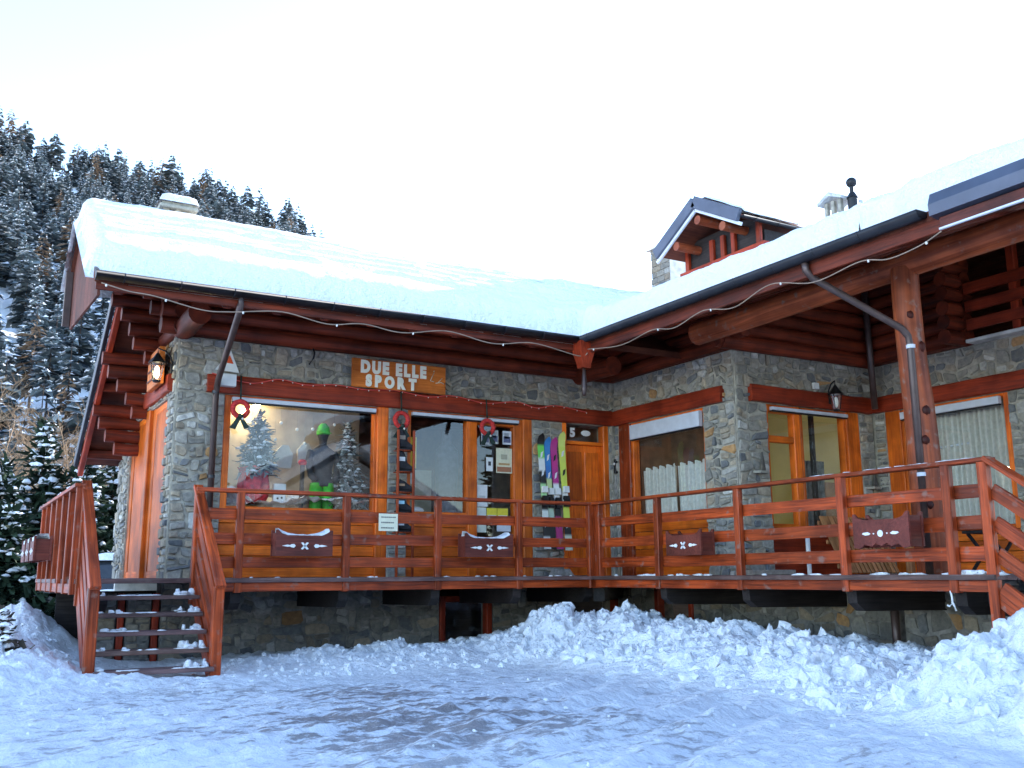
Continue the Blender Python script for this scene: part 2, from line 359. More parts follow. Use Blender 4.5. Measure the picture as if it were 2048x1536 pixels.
# ================================================================== GROUND
def ground_z(x, y):
    x = np.asarray(x, float); y = np.asarray(y, float)
    z = .12+.42*sstep(0, 9.5, .5*x+.866*y) - .0*x
    z = np.where(y > 14, .5, z)
    z = z+.05*fbm(x*.5, y*.5, 3)+(.06*fbm(x*2.2, y*2.2, 11)+.045*np.abs(fbm(x*3.2+.5*y, y*6, 13, 5))+.05*fbm(x*9, y*9, 15))*np.exp(-((y-6)/14)**2)
    far = np.hypot(x, y); z = z+np.where(far > 20, .25*fbm(x*.07, y*.07, 5), 0)
    # ploughed bank in front of the right wing
    yb = np.array([-2, 3, 4.6, 5.3, 5.75, 6.1, 6.6, 7.5, 8.6, 9.6, 10.6, 11.3, 11.8, 12.4, 13.4])
    hb = np.array([.9, .9, .80, .60, .20, .20, .30, .36, .41, .43, .46, .47, .33, .14, .08])
    H = np.interp(y, yb, hb)
    w = sstep(6.0, 7.55, x+.18*fbm(y*1.3, x*.3, 21)*2)*(1-.55*sstep(8.2, 9.6, x))*sstep(-1, 1, y)*(x < 13)
    lump = bankl(x, y)
    z = z+H*w*(.95+.15*lump)+lump*.17*sstep(.01, .25, w*H)*(x < 9.5)
    for (cx_, cy_, rr_) in ((1.0, 15.5, 8.6), (1.0, 15.5, 10.1), (9.5, -3.5, 10.2), (9.5, -3.5, 11.6)):
        q = np.hypot(x-cx_, y-cy_)-rr_+.10*fbm(x*1.1, y*1.1, 19); m_ = (x < 6.2)*(y < 9.6)*(y > 2)
        z = z+m_*(-.035*np.exp(-(q/.11)**2)+.028*np.exp(-((np.abs(q)-.22)/.09)**2)*(1+2.2*fbm(x*5, y*5, 23)))
    # low ridge along the left facade
    xb = np.array([2.4, 2.9, 3.6, 4.6, 5.8, 7.2, 8.2, 9.5]); hl = np.array([.0, .06, .12, .18, .19, .20, .18, .12])
    w2 = sstep(10.3, 11.75, y+.25*fbm(x*1.5, y, 31)*2)*(1-.6*sstep(12.2, 13.2, y))*(y < 13.6)*(x > 2.3)*(x < 9.6)
    z = z+np.interp(x, xb, hl)*w2*(.8+.5*lump)+lump*.07*sstep(.1, .6, w2)*(x > 2.5)
    # heap left of the stairs
    d = np.hypot((x-.55)/1.0, (y-11.9)/1.9); z = z+np.where(d < 1.5, .48*np.exp(-d*d*1.6)*(1+.5*lump), 0)
    d = np.hypot((x-1.0)/.9, (y-14.6)/1.6); z = z+np.where(d < 2, .75*np.exp(-d*d*1.5)*(1+.2*lump), 0)
    d = np.hypot((x-1.9)/1.0, (y-10.35)/.5); z = z+np.where(d < 1.6, .10*np.exp(-d*d)*(1+lump), 0)
    return z
def bankl(x, y):
    wx = x+.10*fbm(x*4, y*4, 2)*2; wy = y+.10*fbm(x*4+9, y*4, 6)*2; t = 0
    for (f, amp, sd) in ((1.5, .62, 24), (3.1, .48, 4), (6.1, .36, 14), (12., .20, 44)):
        a, b, v = worley(wx*f, wy*f, sd); t = t+amp*(np.minimum(1, (b-a)*2.6)*(.25+.75*v)*(1-.45*a)-.30)
    return t*.85+.5*fbm(x*2, y*2, 77)
def span(lo, hi, step, far, n):
    a = np.arange(lo, hi, step); g = np.geomspace(.3, far, n); return np.concatenate([(lo-g)[::-1], a, hi+g])
gx = span(-1.0, 9.2, .030, 600, 24); gy = span(3.6, 12.9, .030, 600, 24)
GX, GY = np.meshgrid(gx, gy); GZ = ground_z(GX, GY)
ny, nx = GX.shape; idx = np.arange(ny*nx).reshape(ny, nx)
quads = np.stack([idx[:-1, :-1], idx[:-1, 1:], idx[1:, 1:], idx[1:, :-1]], -1).reshape(-1, 4)
me = bpy.data.meshes.new('ground'); gv = np.stack([GX, GY, GZ], -1).reshape(-1, 3)
me.vertices.add(len(gv)); me.vertices.foreach_set('co', gv.ravel().astype(np.float32))
me.loops.add(len(quads)*4); me.loops.foreach_set('vertex_index', quads.ravel().astype(np.int32))
me.polygons.add(len(quads)); me.polygons.foreach_set('loop_start', np.arange(0, len(quads)*4, 4, dtype=np.int32)); me.update(calc_edges=True)
me.polygons.foreach_set('use_smooth', np.ones(len(quads), bool))
fx, fy = GX, GY
dirt = (1-sstep(5.6, 6.6, fx+.35*fbm(fx*2, fy*2, 61)))*(1-sstep(9.4, 10.7, fy))*sstep(-.6, 1.2, fx)
dirt = np.clip(dirt*(.62+.5*np.exp(-((fx-3.4)/2.0)**2-((fy-7.8)/1.6)**2)), 0, 1.0)
dirt = np.maximum(dirt, .75*(1-sstep(7.4, 10, np.abs(fx)))*(fy < 3)).ravel()
c4 = np.ones((len(gv), 4), np.float32); c4[:, :3] = dirt[:, None]; me.color_attributes.new('Col', 'FLOAT_COLOR', 'POINT').data.foreach_set('color', c4.ravel())
me.materials.append(M['ground']); g_ob = link('ground', me, (0, 0, 0)); tag(g_ob, 'trodden icy snow covering the yard and the ploughed banks', None, None, 'structure')

# loose lumps of ploughed snow
V = []; Fc = []
ico = [(0, 0, 1), (.9, 0, .45), (.28, .85, .45), (-.72, .53, .45), (-.72, -.53, .45), (.28, -.85, .45), (.72, .53, -.45), (-.28, .85, -.45), (-.9, 0, -.45), (-.28, -.85, -.45), (.72, -.53, -.45), (0, 0, -1)]
icf = [(0, 1, 2), (0, 2, 3), (0, 3, 4), (0, 4, 5), (0, 5, 1), (1, 6, 2), (2, 7, 3), (3, 8, 4), (4, 9, 5), (5, 10, 1), (6, 7, 2), (7, 8, 3), (8, 9, 4), (9, 10, 5), (10, 6, 1), (11, 7, 6), (11, 8, 7), (11, 9, 8), (11, 10, 9), (11, 6, 10)]
def _sub(vv, ff):
    vv = [V3(p)/np.linalg.norm(p) for p in vv]; mid = {}; out = []
    def mp_(i, j):
        k = (min(i, j), max(i, j))
        if k not in mid: q = vv[i]+vv[j]; mid[k] = len(vv); vv.append(q/np.linalg.norm(q))
        return mid[k]
    for (i, j, k) in ff: x, y, z = mp_(i, j), mp_(j, k), mp_(k, i); out += [(i, x, z), (j, y, x), (k, z, y), (x, y, z)]
    return np.array(vv), out
icv, icf = _sub(ico, icf); CH = []
def chunk(x, y, r, sink=.35): CH.append((x, y, r, sink))
for i in range(1100):
    y = random.uniform(3.6, 11.9); x = random.uniform(6.35, 8.6)
    chunk(x, y, random.choice([.012, .018, .025, .03, .04, .055, .09])*random.uniform(.7, 1.2), .65)
for i in range(420):
    x = random.uniform(2.7, 8.2); y = random.uniform(10.4, 12.3); chunk(x, y, random.uniform(.012, .04), .5)
for i in range(110):
    x = random.uniform(-.6, 6.8); y = random.uniform(4, 10.6)
    if x-0.0 > 7: continue
    chunk(x, y, random.uniform(.006, .02))
for i in range(120):
    x = random.uniform(-.3, 1.3); y = random.uniform(10.2, 13.5); chunk(x, y, random.uniform(.015, .04), .5)
CHA = np.array(CH); cz = ground_z(CHA[:, 0], CHA[:, 1]); rc = np.random.default_rng(12)
for i, (x, y, r, sink) in enumerate(CHA):
    q = icv*r*rc.uniform(.6, 1.25, 3); q = q*(1+.55*(np.array([math.sin(p[0]*4.1+i)*math.sin(p[1]*3.7+2*i)*math.cos(p[2]*3.3+i) for p in icv]))[:, None])*rc.uniform(.86, 1.14, (len(icv), 1))
    a_ = rc.uniform(0, 6.28); ca, sa = math.cos(a_), math.sin(a_)
    V.append(np.stack([x+q[:, 0]*ca-q[:, 1]*sa, y+q[:, 0]*sa+q[:, 1]*ca, cz[i]+q[:, 2]+r*(.5-sink)], -1)); o = i*len(icv); Fc.extend([(f[0]+o, f[1]+o, f[2]+o) for f in icf])
V = np.concatenate(V)
ck = raw('snow_lumps', V, Fc, np.ones((len(V), 3)), 'snow', smooth=False); tag(ck, 'loose broken lumps of ploughed snow on the banks', None, None, 'stuff')

# ================================================================== CHALET
chalet = thing('chalet', (6, 13.5, .4), 'long stone and log chalet with snow laden roof behind a wooden terrace', 'building')
def PY(c): return lambda u, v, d: (u, c-d, v)
def PX(c): return lambda u, v, d: (c-d, u, v)
def pbox(mb, pm, u0, u1, v0, v1, d0, d1, **k):
    a = pm(u0, v0, d0); b = pm(u1, v1, d1)
    return mb.box(min(a[0], b[0]), max(a[0], b[0]), min(a[1], b[1]), max(a[1], b[1]), min(a[2], b[2]), max(a[2], b[2]), **k)

PAL = [((.355, .33, .285), 6), ((.29, .275, .245), 5), ((.40, .33, .245), 3), ((.19, .195, .20), 2.6), ((.34, .285, .22), 1.6), ((.50, .28, .12), .3), ((.50, .48, .44), 2.4), ((.27, .255, .225), 2)]
PW_ = [w for _, w in PAL]
STONES = []
def split(u0, u1, v0, v1, out, big):
    w = u1-u0; h = v1-v0; lim = random.choice([.012, .02, .03, .045, .06, .075])*big
    if (w*h < lim and w < .55 and h < .3) or (w < .2 and h < .13): out.append((u0, u1, v0, v1)); return
    if w > h*random.uniform(1.1, 1.9) and w > .16:
        c = u0+w*random.uniform(.34, .66); split(u0, c, v0, v1, out, big); split(c, u1, v0, v1, out, big)
    elif h > .11:
        c = v0+h*random.uniform(.34, .66); split(u0, u1, v0, c, out, big); split(u0, u1, c, v1, out, big)
    else: out.append((u0, u1, v0, v1))
def stone_wall(pm, rects, thick=.35, name='stone_wall', big=.72, gap=.010, proud=.034, dim=1.0, mm='mortar'):
    mb = MB()
    for (u0, u1, v0, v1) in rects: pbox(mb, pm, u0, u1, v0, v1, -thick, 0, ch=.004, col=(1, 1, 1))
    wall = mb.build(name, mm, chalet)
    for (u0, u1, v0, v1) in rects:
        out = []; split(u0, u1, v0, v1, out, big)
        for (a, b, c, d) in out:
            cu, cv = (a+b)/2, (c+d)/2; g = gap*random.uniform(.6, 1.7); w = (b-a)/2-g; h = (d-c)/2-g
            if w < .02 or h < .015: continue
            k = min(w, h)*.75; pts = []
            for (sx, sy) in ((1, 1), (-1, 1), (-1, -1), (1, -1)):
                c1 = k*random.uniform(.08, .9); c2 = k*random.uniform(.08, .9)
                p = [(sx*w, sy*(h-c1)), (sx*(w-c2), sy*h)]
                pts += p if sx*sy > 0 else p[::-1]
            ra = random.gauss(0, .07); pts = [(x*random.uniform(.88, 1.04), y*random.uniform(.86, 1.05)) for x, y in pts]; pts = [(x*math.cos(ra)-y*math.sin(ra)*.6, y*math.cos(ra)+x*math.sin(ra)*.6) for x, y in pts]
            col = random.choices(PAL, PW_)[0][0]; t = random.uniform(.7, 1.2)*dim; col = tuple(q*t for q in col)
            d0 = proud*random.uniform(.35, 1.2); vs = []
            def wp(x, y, d):
                U = cu+x; Vv = cv+y
                if u1-u0 > .5 and v1-v0 > .3:
                    wt = min(1, (U-u0)/.12, (u1-U)/.12, (Vv-v0)/.12, (v1-Vv)/.12); wt = max(wt, 0)
                    du = (.13*(float(vnoise(U*4.6, Vv*4.9, 5))-.5)+.04*(float(vnoise(U*11, Vv*11, 6))-.5))*wt; dv = (.14*(float(vnoise(U*3.9, Vv*4.3, 9))-.5)+.04*(float(vnoise(U*11, Vv*12, 7))-.5))*wt
                else: du = dv = 0
                return pm(U+du, Vv+dv, d)
            vs += [wp(x, y, -.01) for x, y in pts]; vs += [wp(x*.97, y*.96, d0*.7) for x, y in pts]
            vs += [wp(x*.84, y*.80, d0*random.uniform(.9, 1.15)) for x, y in pts]; vs.append(wp(random.uniform(-.3, .3)*w, random.uniform(-.3, .3)*h, d0*random.uniform(.9, 1.25)))
            fs = [(i, (i+1) % 8, 8+(i+1) % 8, 8+i) for i in range(8)]+[(8+i, 8+(i+1) % 8, 16+(i+1) % 8, 16+i) for i in range(8)]+[(16+i, 16+(i+1) % 8, 24) for i in range(8)]
            P = V3(pm(cu, cv, 0))-CAM; nrm = V3(pm(0, 0, 1))-V3(pm(0, 0, 0)); dist = np.linalg.norm(P)
            px = (P@_r)/(P@_fw)*F_PX; vis = abs(px) < 1040 and P[2] > -1.0
            STONES.append((w*h*abs(P@nrm)/dist**3 if vis else 0, wall, vs, fs, col))
    return wall

W1, W2, W3, W4, W0 = PY(YW1), PX(XW2), PY(YW3), PX(XW4), PX(XW0-.012)
ST = 4.84
stone_wall(W1, [(2.57, 3.22, DECK-.05, 4.08), (2.57, 9.8, 4.08, ST), (5.66, 5.97, DECK-.05, 4.08), (8.17, 8.75, DECK-.05, 4.08), (9.69, 9.8, DECK-.05, 4.08)])
stone_wall(W2, [(10.52, 11.2, DECK-.05, 4.08), (10.52, 13.46, 4.08, ST), (13.37, 13.46, DECK-.05, 4.08)])
stone_wall(W3, [(9.82, 10.41, DECK-.05, 4.08), (9.82, 12.7, 4.08, ST), (12.38, 12.7, DECK-.05, 4.08)])
stone_wall(W4, [(10.26, 10.46, DECK-.05, 4.08), (6.0, 10.46, 4.08, ST), (6.0, 8.18, DECK-.05, 4.08)])
stone_wall(W0, [(13.512, 13.95, DECK-.05, 4.05), (13.512, 17.9, 4.05, ST), (16.95, 17.9, DECK-.05, 4.05)])
# basement walls under the terrace
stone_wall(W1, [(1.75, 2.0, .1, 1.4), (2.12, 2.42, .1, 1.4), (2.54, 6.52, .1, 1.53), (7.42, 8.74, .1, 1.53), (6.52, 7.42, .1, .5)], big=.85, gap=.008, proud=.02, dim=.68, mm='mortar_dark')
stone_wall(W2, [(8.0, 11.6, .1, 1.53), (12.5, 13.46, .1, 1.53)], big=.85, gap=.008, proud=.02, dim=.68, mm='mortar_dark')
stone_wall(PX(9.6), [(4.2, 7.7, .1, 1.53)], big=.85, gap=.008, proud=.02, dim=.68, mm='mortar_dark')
order = sorted(range(len(STONES)), key=lambda i: -STONES[i][0]); single = set(order[:300]); rest = {}
for i, (a, wall, vs, fs, col) in enumerate(STONES):
    if i in single: MB().add(vs, fs, None, col).build('stone', 'stone', wall)
    else: rest.setdefault(wall.name, (wall, MB()))[1].add(vs, fs, None, col)
for wall, mb in rest.values(): tag(mb.build('small_stones', 'stone', wall), kind='stuff')

# dark voids behind the basement openings, doors of the basement
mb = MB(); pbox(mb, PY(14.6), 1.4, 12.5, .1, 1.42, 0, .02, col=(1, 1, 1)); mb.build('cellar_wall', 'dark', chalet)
def sheet_pane(pm, u0, u1, v0, v1, d, parent, name='pane'):
    mb = MB(); mb.add([pm(u0, v0, d), pm(u1, v0, d), pm(u1, v1, d), pm(u0, v1, d)], [(0, 1, 2, 3)]); return mb.build(name, 'glass', parent)
def bwindow(pm, u0, u1, v0, v1, label=None):
    mb = MB(); w = .09
    pbox(mb, pm, u0, u0+w, v0, v1, -.12, .03); pbox(mb, pm, u1-w, u1, v0, v1, -.12, .03); pbox(mb, pm, u0+w, u1-w, v1-w, v1, -.12, .028); pbox(mb, pm, u0+w, u1-w, v0, v0+w, -.12, .028)
    o = mb.build('window', 'lintel', chalet, label=label); sheet_pane(pm, u0+w-.01, u1-w+.01, v0+w-.01, v1-w+.01, -.06, o)
    m3 = MB(); pbox(m3, pm, u0+w, u1-w, v0+w, v1-w, -.5, -.48, ch=0); m3.build('backing', 'dark', o)
bwindow(W1, 6.53, 7.41, .5, 1.3, 'small red framed cellar window')
for (pm_, a, b) in ((W1, 8.74, 8.84), (W1, 9.7, 9.79), (W2, 11.6, 11.69), (W2, 12.4, 12.5)): mb = MB(); pbox(mb, pm_, a, b, .1, 1.42, -.1, .035); mb.build('cellar_door_jamb', 'lintel', chalet)
for u in (2.02, 2.44): mb = MB(); pbox(mb, W1, u, u+.08, .1, 1.4, -.06, .02); mb.build('cellar_slat', 'lintel', chalet)

# ---- windows, doors, panels, lintels
def window(pm, u0, u1, v0, v1, fl=.09, fr=.09, ft=.05, fb=.06, mull=(), trans=(), d0=-.16, d1=-.03, m='frame', name='window', label=None, gd=-.1):
    mb = MB(); pbox(mb, pm, u0, u0+fl, v0, v1, d0, d1); pbox(mb, pm, u1-fr, u1, v0, v1, d0, d1)
    pbox(mb, pm, u0+fl, u1-fr, v1-ft, v1, d0, d1-.003); pbox(mb, pm, u0+fl, u1-fr, v0, v0+fb, d0, d1-.003)
    for (a, b) in mull: pbox(mb, pm, a, b, v0+fb, v1-ft, d0+.02, d1-.01)
    for (a, b) in trans: pbox(mb, pm, u0+fl, u1-fr, a, b, d0+.02, d1-.012)
    o = mb.build(name, m, chalet, label=label)
    us = [u0+fl]+[x for q in mull for x in q]+[u1-fr]; vv = [v0+fb]+[x for q in trans for x in q]+[v1-ft]
    for i in range(0, len(us), 2):
        for j in range(0, len(vv), 2):
            sheet_pane(pm, us[i]-.008, us[i+1]+.008, vv[j]-.008, vv[j+1]+.008, gd, o)
    return o
def post(pm, u0, u1, v0, v1, d0=-.16, d1=-.0, m='frame', name='post'):
    mb = MB(); pbox(mb, pm, u0, u1, v0, v1, d0, d1); return mb.build(name, m, chalet)
def panels(pm, u0, u1, v0, v1, n, d=-.06, m='frame'):
    h = (v1-v0)/n
    for i in range(n): mb = MB(); pbox(mb, pm, u0, u1, v0+i*h+.004, v0+(i+1)*h-.004, d-.04, d-random.uniform(0, .006)); mb.build('panel_board', m, chalet)
def lintel(pm, u0, u1, v0=4.085, v1=4.335, d=.085):
    mb = MB(); n = 14; vs = []; gr = []
    prof = [(v0, -.1), (v0+.004, d-.012), (v0+.02, d), ((v0+v1)/2, d+.006), (v1-.02, d), (v1-.002, d-.015), (v1, -.1)]
    for k in range(n+1):
        t = k/n; u = u0+(u1-u0)*t
        for j, (v, dd) in enumerate(prof):
            vs.append(pm(u, v+random.uniform(-.006, .006), dd+random.uniform(-.004, .004))); gr.append((v, dd+3, u))
    m = len(prof); fs = [(k*m+j, k*m+j+1, (k+1)*m+j+1, (k+1)*m+j) for k in range(n) for j in range(m-1)]+[tuple(range(m)), tuple(range(n*m+m-1, n*m-1, -1))]
    mb.add(vs, fs, gr, (1, 1, 1)); return mb.build('lintel', 'lintel', chalet)
lintel(W1, 2.96, 9.73); lintel(W2, 10.72, 13.42); lintel(W3, 10.06, 12.62); lintel(W4, 6.2, 10.42); lintel(W0, 13.62, 17.6)
SILL = 2.49
window(W1, 3.22, 5.48, SILL, 4.085, .10, .04, label='wide shop display window')
post(W1, 5.48, 5.66, DECK, 4.085)
window(W1, 5.97, 7.02, SILL, 4.085, .07, .03, label='narrow shop window beside the boot rack')
window(W1, 7.02, 8.0, DECK, 4.085, .16, .16, .14, .34, name='door', label='glazed shop door with notices')
post(W1, 8.0, 8.17, DECK, 4.085)
panels(W1, 3.22, 5.48, DECK, SILL-.02, 6); panels(W1, 5.97, 7.02, DECK, SILL-.02, 6)
for (a, b) in ((3.2, 5.5), (5.96, 7.02)): mb = MB(); pbox(mb, W1, a, b, SILL-.05, SILL+.015, -.05, .05); mb.build('sill', 'frame', chalet)
# planked door with transom in the corner
d_fr = post(W1, 8.75, 8.84, DECK, 4.085, name='door_frame'); post(W1, 9.58, 9.69, DECK, 4.085, name='door_frame')
mb = MB(); pbox(mb, W1, 8.84, 9.58, 3.74, 3.80, -.14, -.02); tr = mb.build('transom_bar', 'frame', chalet)
sheet_pane(W1, 8.83, 9.59, 3.79, 4.085, -.09, tr)
mb = MB(); pbox(mb, W1, 8.845, 9.575, DECK+.01, 3.735, -.14, -.09); door = mb.build('door', 'frame', chalet, label='closed orange panelled wooden door')
for (a, b) in ((8.90, 9.18), (9.24, 9.52)):
    for (c, d) in ((1.72, 2.25), (2.33, 2.72), (2.82, 3.62)):
        mb = MB(); pbox(mb, W1, a, b, c, d, -.1, -.072, ch=.012); mb.build('door_panel', 'frame', door)
mb = MB(); mb.tube([(9.50, 13.56, 2.62), (9.50, 13.50, 2.62), (9.42, 13.50, 2.62)], .012); mb.build('handle', 'black', door)
# W2
post(W2, 13.06, 13.37, DECK, 4.085, m='rail'); window(W2, 11.2, 13.06, 2.42, 4.085, .05, .06, label='corner window with a half raised blind and short curtains'); panels(W2, 11.2, 13.06, DECK, 2.42, 6)
# W3: door leaf with transom, wide pane
window(W3, 10.41, 11.12, 2.2, 4.085, .06, .14, .12, .12, trans=((3.52, 3.62),), label='side light with transom pane'); panels(W3, 10.41, 11.12, DECK, 2.2, 1, m='lintel')
window(W3, 11.12, 12.1, 2.2, 4.085, .05, .04, .03, .05, label='wide pane beside the side light'); panels(W3, 11.12, 12.1, DECK, 2.2, 1, m='lintel')
post(W3, 12.1, 12.38, DECK, 4.085)
mb = MB(); mb.box(11.62, 11.69, 10.78, 10.85, DECK, 4.1); mb.build('mullion', 'dark', chalet)
# W4
post(W4, 9.98, 10.26, DECK, 4.085); window(W4, 8.18, 9.98, 2.2, 4.085, .10, .04, label='wide window with full length curtains'); panels(W4, 8.18, 9.98, DECK, 2.2, 4)
# W0 side windows: tall orange panels
window(W0, 13.95, 15.2, DECK, 4.05, .22, .20, .1, .1); post(W0, 15.2, 15.45, DECK, 4.05, d1=.03); window(W0, 15.45, 16.95, DECK, 4.05, .22, .2, .1, .1)
for (a, b) in ((14.2, 15.0), (15.7, 16.7)): mb = MB(); pbox(mb, W0, a, b, DECK+.1, 3.95, -.07, -.045); mb.build('shutter', 'frame', chalet)
# blind housings under the lintels
for (pm, a, b, v0, v1) in ((W1, 3.32, 5.44, 3.99, 4.05), (W1, 6.04, 7.9, 4.0, 4.05), (W3, 10.5, 12.1, 3.99, 4.04), (W4, 8.3, 9.95, 3.93, 4.04), (W2, 11.26, 13.0, 3.80, 4.04)):
    mb = MB(); pbox(mb, pm, a, b, v0, v1, -.03, .04); mb.build('roller_blind', 'blind', chalet)
    mb = MB(); pbox(mb, pm, a, b, v0-.022, v0-.002, -.02, .03); mb.build('blind_rail', 'black', chalet)

# ---- interiors
def room(x0, x1, y0, y1, z0, z1, openside, mw, name='room'):
    fc = {'x0': [(x0, y0, z0), (x0, y1, z0), (x0, y1, z1), (x0, y0, z1)], 'x1': [(x1, y0, z0), (x1, y1, z0), (x1, y1, z1), (x1, y0, z1)], 'y0': [(x0, y0, z0), (x1, y0, z0), (x1, y0, z1), (x0, y0, z1)], 'y1': [(x0, y1, z0), (x1, y1, z0), (x1, y1, z1), (x0, y1, z1)], 'z0': [(x0, y0, z0), (x1, y0, z0), (x1, y1, z0), (x0, y1, z0)], 'z1': [(x0, y0, z1), (x1, y0, z1), (x1, y1, z1), (x0, y1, z1)]}
    mb = MB()
    for k, p in fc.items():
        if k not in openside: mb.add(p, [(0, 1, 2, 3)])
    return mb.build(name, mw, chalet)
room(2.95, 9.74, 13.86, 16.6, DECK+.02, 4.5, ('y0',), 'innerwood', 'shop_room')
room(10.16, 16, 10.86, 13.4, DECK+.02, 4.5, ('x0', 'y0', 'x1'), 'inner', 'corner_room')  # east side left open to let added sunlight in
room(13.06, 16, 4.3, 10.4, DECK+.02, 4.5, ('x0',), 'inner', 'side_room')
mb = MB(); mb.box(10.2, 12.6, 13.30, 13.36, 1.65, 4.4, col=(.5, .5, .5)); mb.build('dark_backdrop', 'innerwood', chalet)  # dark sheet added so the corner window looks unlit inside
mb = MB(); mb.box(14.0, 15.3, 13.1, 13.36, 1.65, 3.3, col=(1, 1, 1)); mb.build('cupboard', 'innerwood', chalet)
mb = MB(); mb.box(3.0, 5.6, 14.55, 14.6, 1.7, 4.4, col=(1, 1, 1)); mb.build('display_partition', 'partition', chalet)
mb = MB(); mb.box(3.0, 5.6, 13.68, 14.74, SILL-.1, SILL-.02, col=(1, 1, 1)); mb.build('display_shelf', 'innerwood', chalet)

# ---- logs
LR = .112
def log(p0, p1, r=LR, name='log', m='log'):
    mb = MB(); mb.cyl(p0, p1, r*random.uniform(.95, 1.05), r*random.uniform(.92, 1.04), 14, wob=.006, seg=8, col=mb.tone(.2)); return mb.build(name, m, chalet)
for k in range(5):
    z = 4.945+.213*k
    log((2.3, 13.44, z), (9.78, 13.44, z))
    log((9.74, 13.4, z), (9.74, 10.62, z)) if z < 5.5 else None
    if z < 5.4: log((9.74, 10.16, z+.105), (9.74, 10.66, z+.105), .106, 'log_stub')
for k in range(8):
    z = 4.93+.213*k; xs = max(9.5, 7.83+(z+.28-4.85)/TB)
    if xs < 12.5: log((xs, 10.44, z), (12.7, 10.44, z))
    log((12.64, 10.5, z+.05), (12.64, 8.62, z+.05))
    log((12.2, 8.72, z), (12.75, 8.72, z), .105)
# stub crossing ends at the projecting corner
for k in range(3):
    z = 4.93+.213*k; log((9.42, 10.44, z), (9.86, 10.44, z), .108)
# corbel log stubs along the west gable, stepping down with the far slope
for j, (y, n, xl) in enumerate(((13.62, 5, 1.75), (14.5, 6, 1.82), (15.5, 5, 1.86), (16.5, 4, 1.9))):
    top = roofA(y)-.32
    for k in range(n):
        z = top-.2*k
        if z < 4.2 and j < 1: continue
        log((xl+.11*k+random.uniform(-.03, .03), y, z), (2.62, y, z), .098, 'log_stub')
for k in range(7):
    z = 4.94+.21*k; y1 = 13.65+(6.1-z)/TA
    if y1 > 13.7: log((2.55, 13.3, z), (2.55, y1, z), .105)
# logs poking out over the facade
log((2.62, 12.55, 4.93), (2.62, 13.6, 4.93), .15, 'beam_end'); log((9.1, 12.5, 4.90), (9.1, 13.6, 4.90), .16, 'beam_end')
# eave purlins, porch beam and column
log((1.45, 12.25, 5.16), (8.4, 12.25, 5.16), .11, 'purlin')
log((9.0, 3.4, 4.985), (9.0, 10.35, 4.94), .155, 'porch_beam', 'column'); log((11.0, 3.4, 5.7), (11.0, 10.4, 5.68), .14, 'purlin')
mb = MB(); n = 16; lv = 26; vs = []; gr = []; fs = []
for k in range(lv+1):
    t = k/lv; z = DECK+(4.9-DECK)*t
    cx = 9.03-.05*t+.018*math.sin(z*2.3); cy = 6.83+.02*math.sin(z*1.7+1)
    for i in range(n):
        a = 2*math.pi*i/n; r = .158-.012*t+.012*float(vnoise(a*1.2, z*1.8, 3))+.008*math.sin(2*a+z*1.5)
        vs.append((cx+r*math.cos(a), cy+r*math.sin(a), z)); gr.append((.16*math.cos(a)+7, .16*math.sin(a)+3, z))
fs = [(k*n+i, k*n+(i+1) % n, (k+1)*n+(i+1) % n, (k+1)*n+i) for k in range(lv) for i in range(n)]
mb.add(vs, fs, gr, (1, 1, 1), True); colm = mb.build('log_column', 'column', chalet, label='thick peeled log column with dark knots')
for (z, a, r) in ((4.35, 3.95, .042), (3.3, 4.25, .05), (2.98, 4.0, .046), (3.72, 3.6, .03), (2.3, 3.9, .04), (4.0, 4.6, .05)):
    mb = MB(); c = (9.03-.05*(z-1.586)/3.3+.018*math.sin(z*2.3)+.135*math.cos(a), 6.83+.02*math.sin(z*1.7+1)+.135*math.sin(a), z); mb.sph(c, r, r, r*1.3, 10, 6, (.35, .3, .28), .12); mb.build('knot', 'log', colm)

# ---- roofs
def slab(name, pts, th, m, parent=None):
    mb = MB(); mb.poly(pts, (0, 0, -th), (1, 1, 1)); return mb.build(name, m, parent or chalet)
zA = roofA
roof = slab('roof', [(1.23, 11.5, zA(11.5)), (9.9, 11.5, zA(11.5)), (12.0, 13.65, zA(13.65)), (1.23, 13.65, zA(13.65))], .10, 'soffit')
slab('roof', [(1.23, 13.652, zA(13.65)), (14, 13.652, zA(13.65)), (14, 14.4, zA(14.4)), (1.23, 14.4, zA(14.4))], .10, 'soffit')
slab('roof', [(1.93, 14.402, zA(14.4)), (14, 14.402, zA(14.4)), (14, 17.95, zA(17.95)), (1.93, 17.95, zA(17.95))], .10, 'soffit')
roofb = slab('roof', [(7.83, 3.3, roofB(7.83)), (14.5, 3.3, roofB(14.5)), (14.5, 27, roofB(14.5)), (11.4, 27, roofB(11.4)), (11.4, 13.66, roofB(11.4)), (7.83, 11.5, roofB(7.83))], .1, 'soffit')  # far end is unseen, extended to keep the left yard in shade
slab('roof', [(14.502, 3.3, roofB(14.5)), (20, 3.3, roofB(20)), (20, 27, roofB(20)), (14.502, 27, roofB(14.5))], .1, 'soffit')  # extended likewise to throw shade over the left yard
for i in range(11):
    x = 1.5+i*.615; mb = MB(); mb.bar((x, 11.56, zA(11.56)-.175), (x, 13.4, zA(13.4)-.175), .10, .14); mb.build('rafter', 'log', roof)
    mb = MB()
for i in range(9):
    y = 3.65+i*.95; mb = MB(); mb.bar((7.89, y, roofB(7.89)-.175), (12.4 if y < 10.4 else 9.7, y, roofB(12.4 if y < 10.4 else 9.7)-.175), .11, .14); mb.build('rafter', 'log', roofb)
mb = MB(); mb.box(1.25, 7.88, 11.51, 11.545, 4.79, 4.95); mb.build('fascia_board', 'log', roof)
mb = MB(); mb.box(7.84, 7.875, 3.35, 11.5, 4.74, 4.95); mb.build('fascia_board', 'log', roofb)
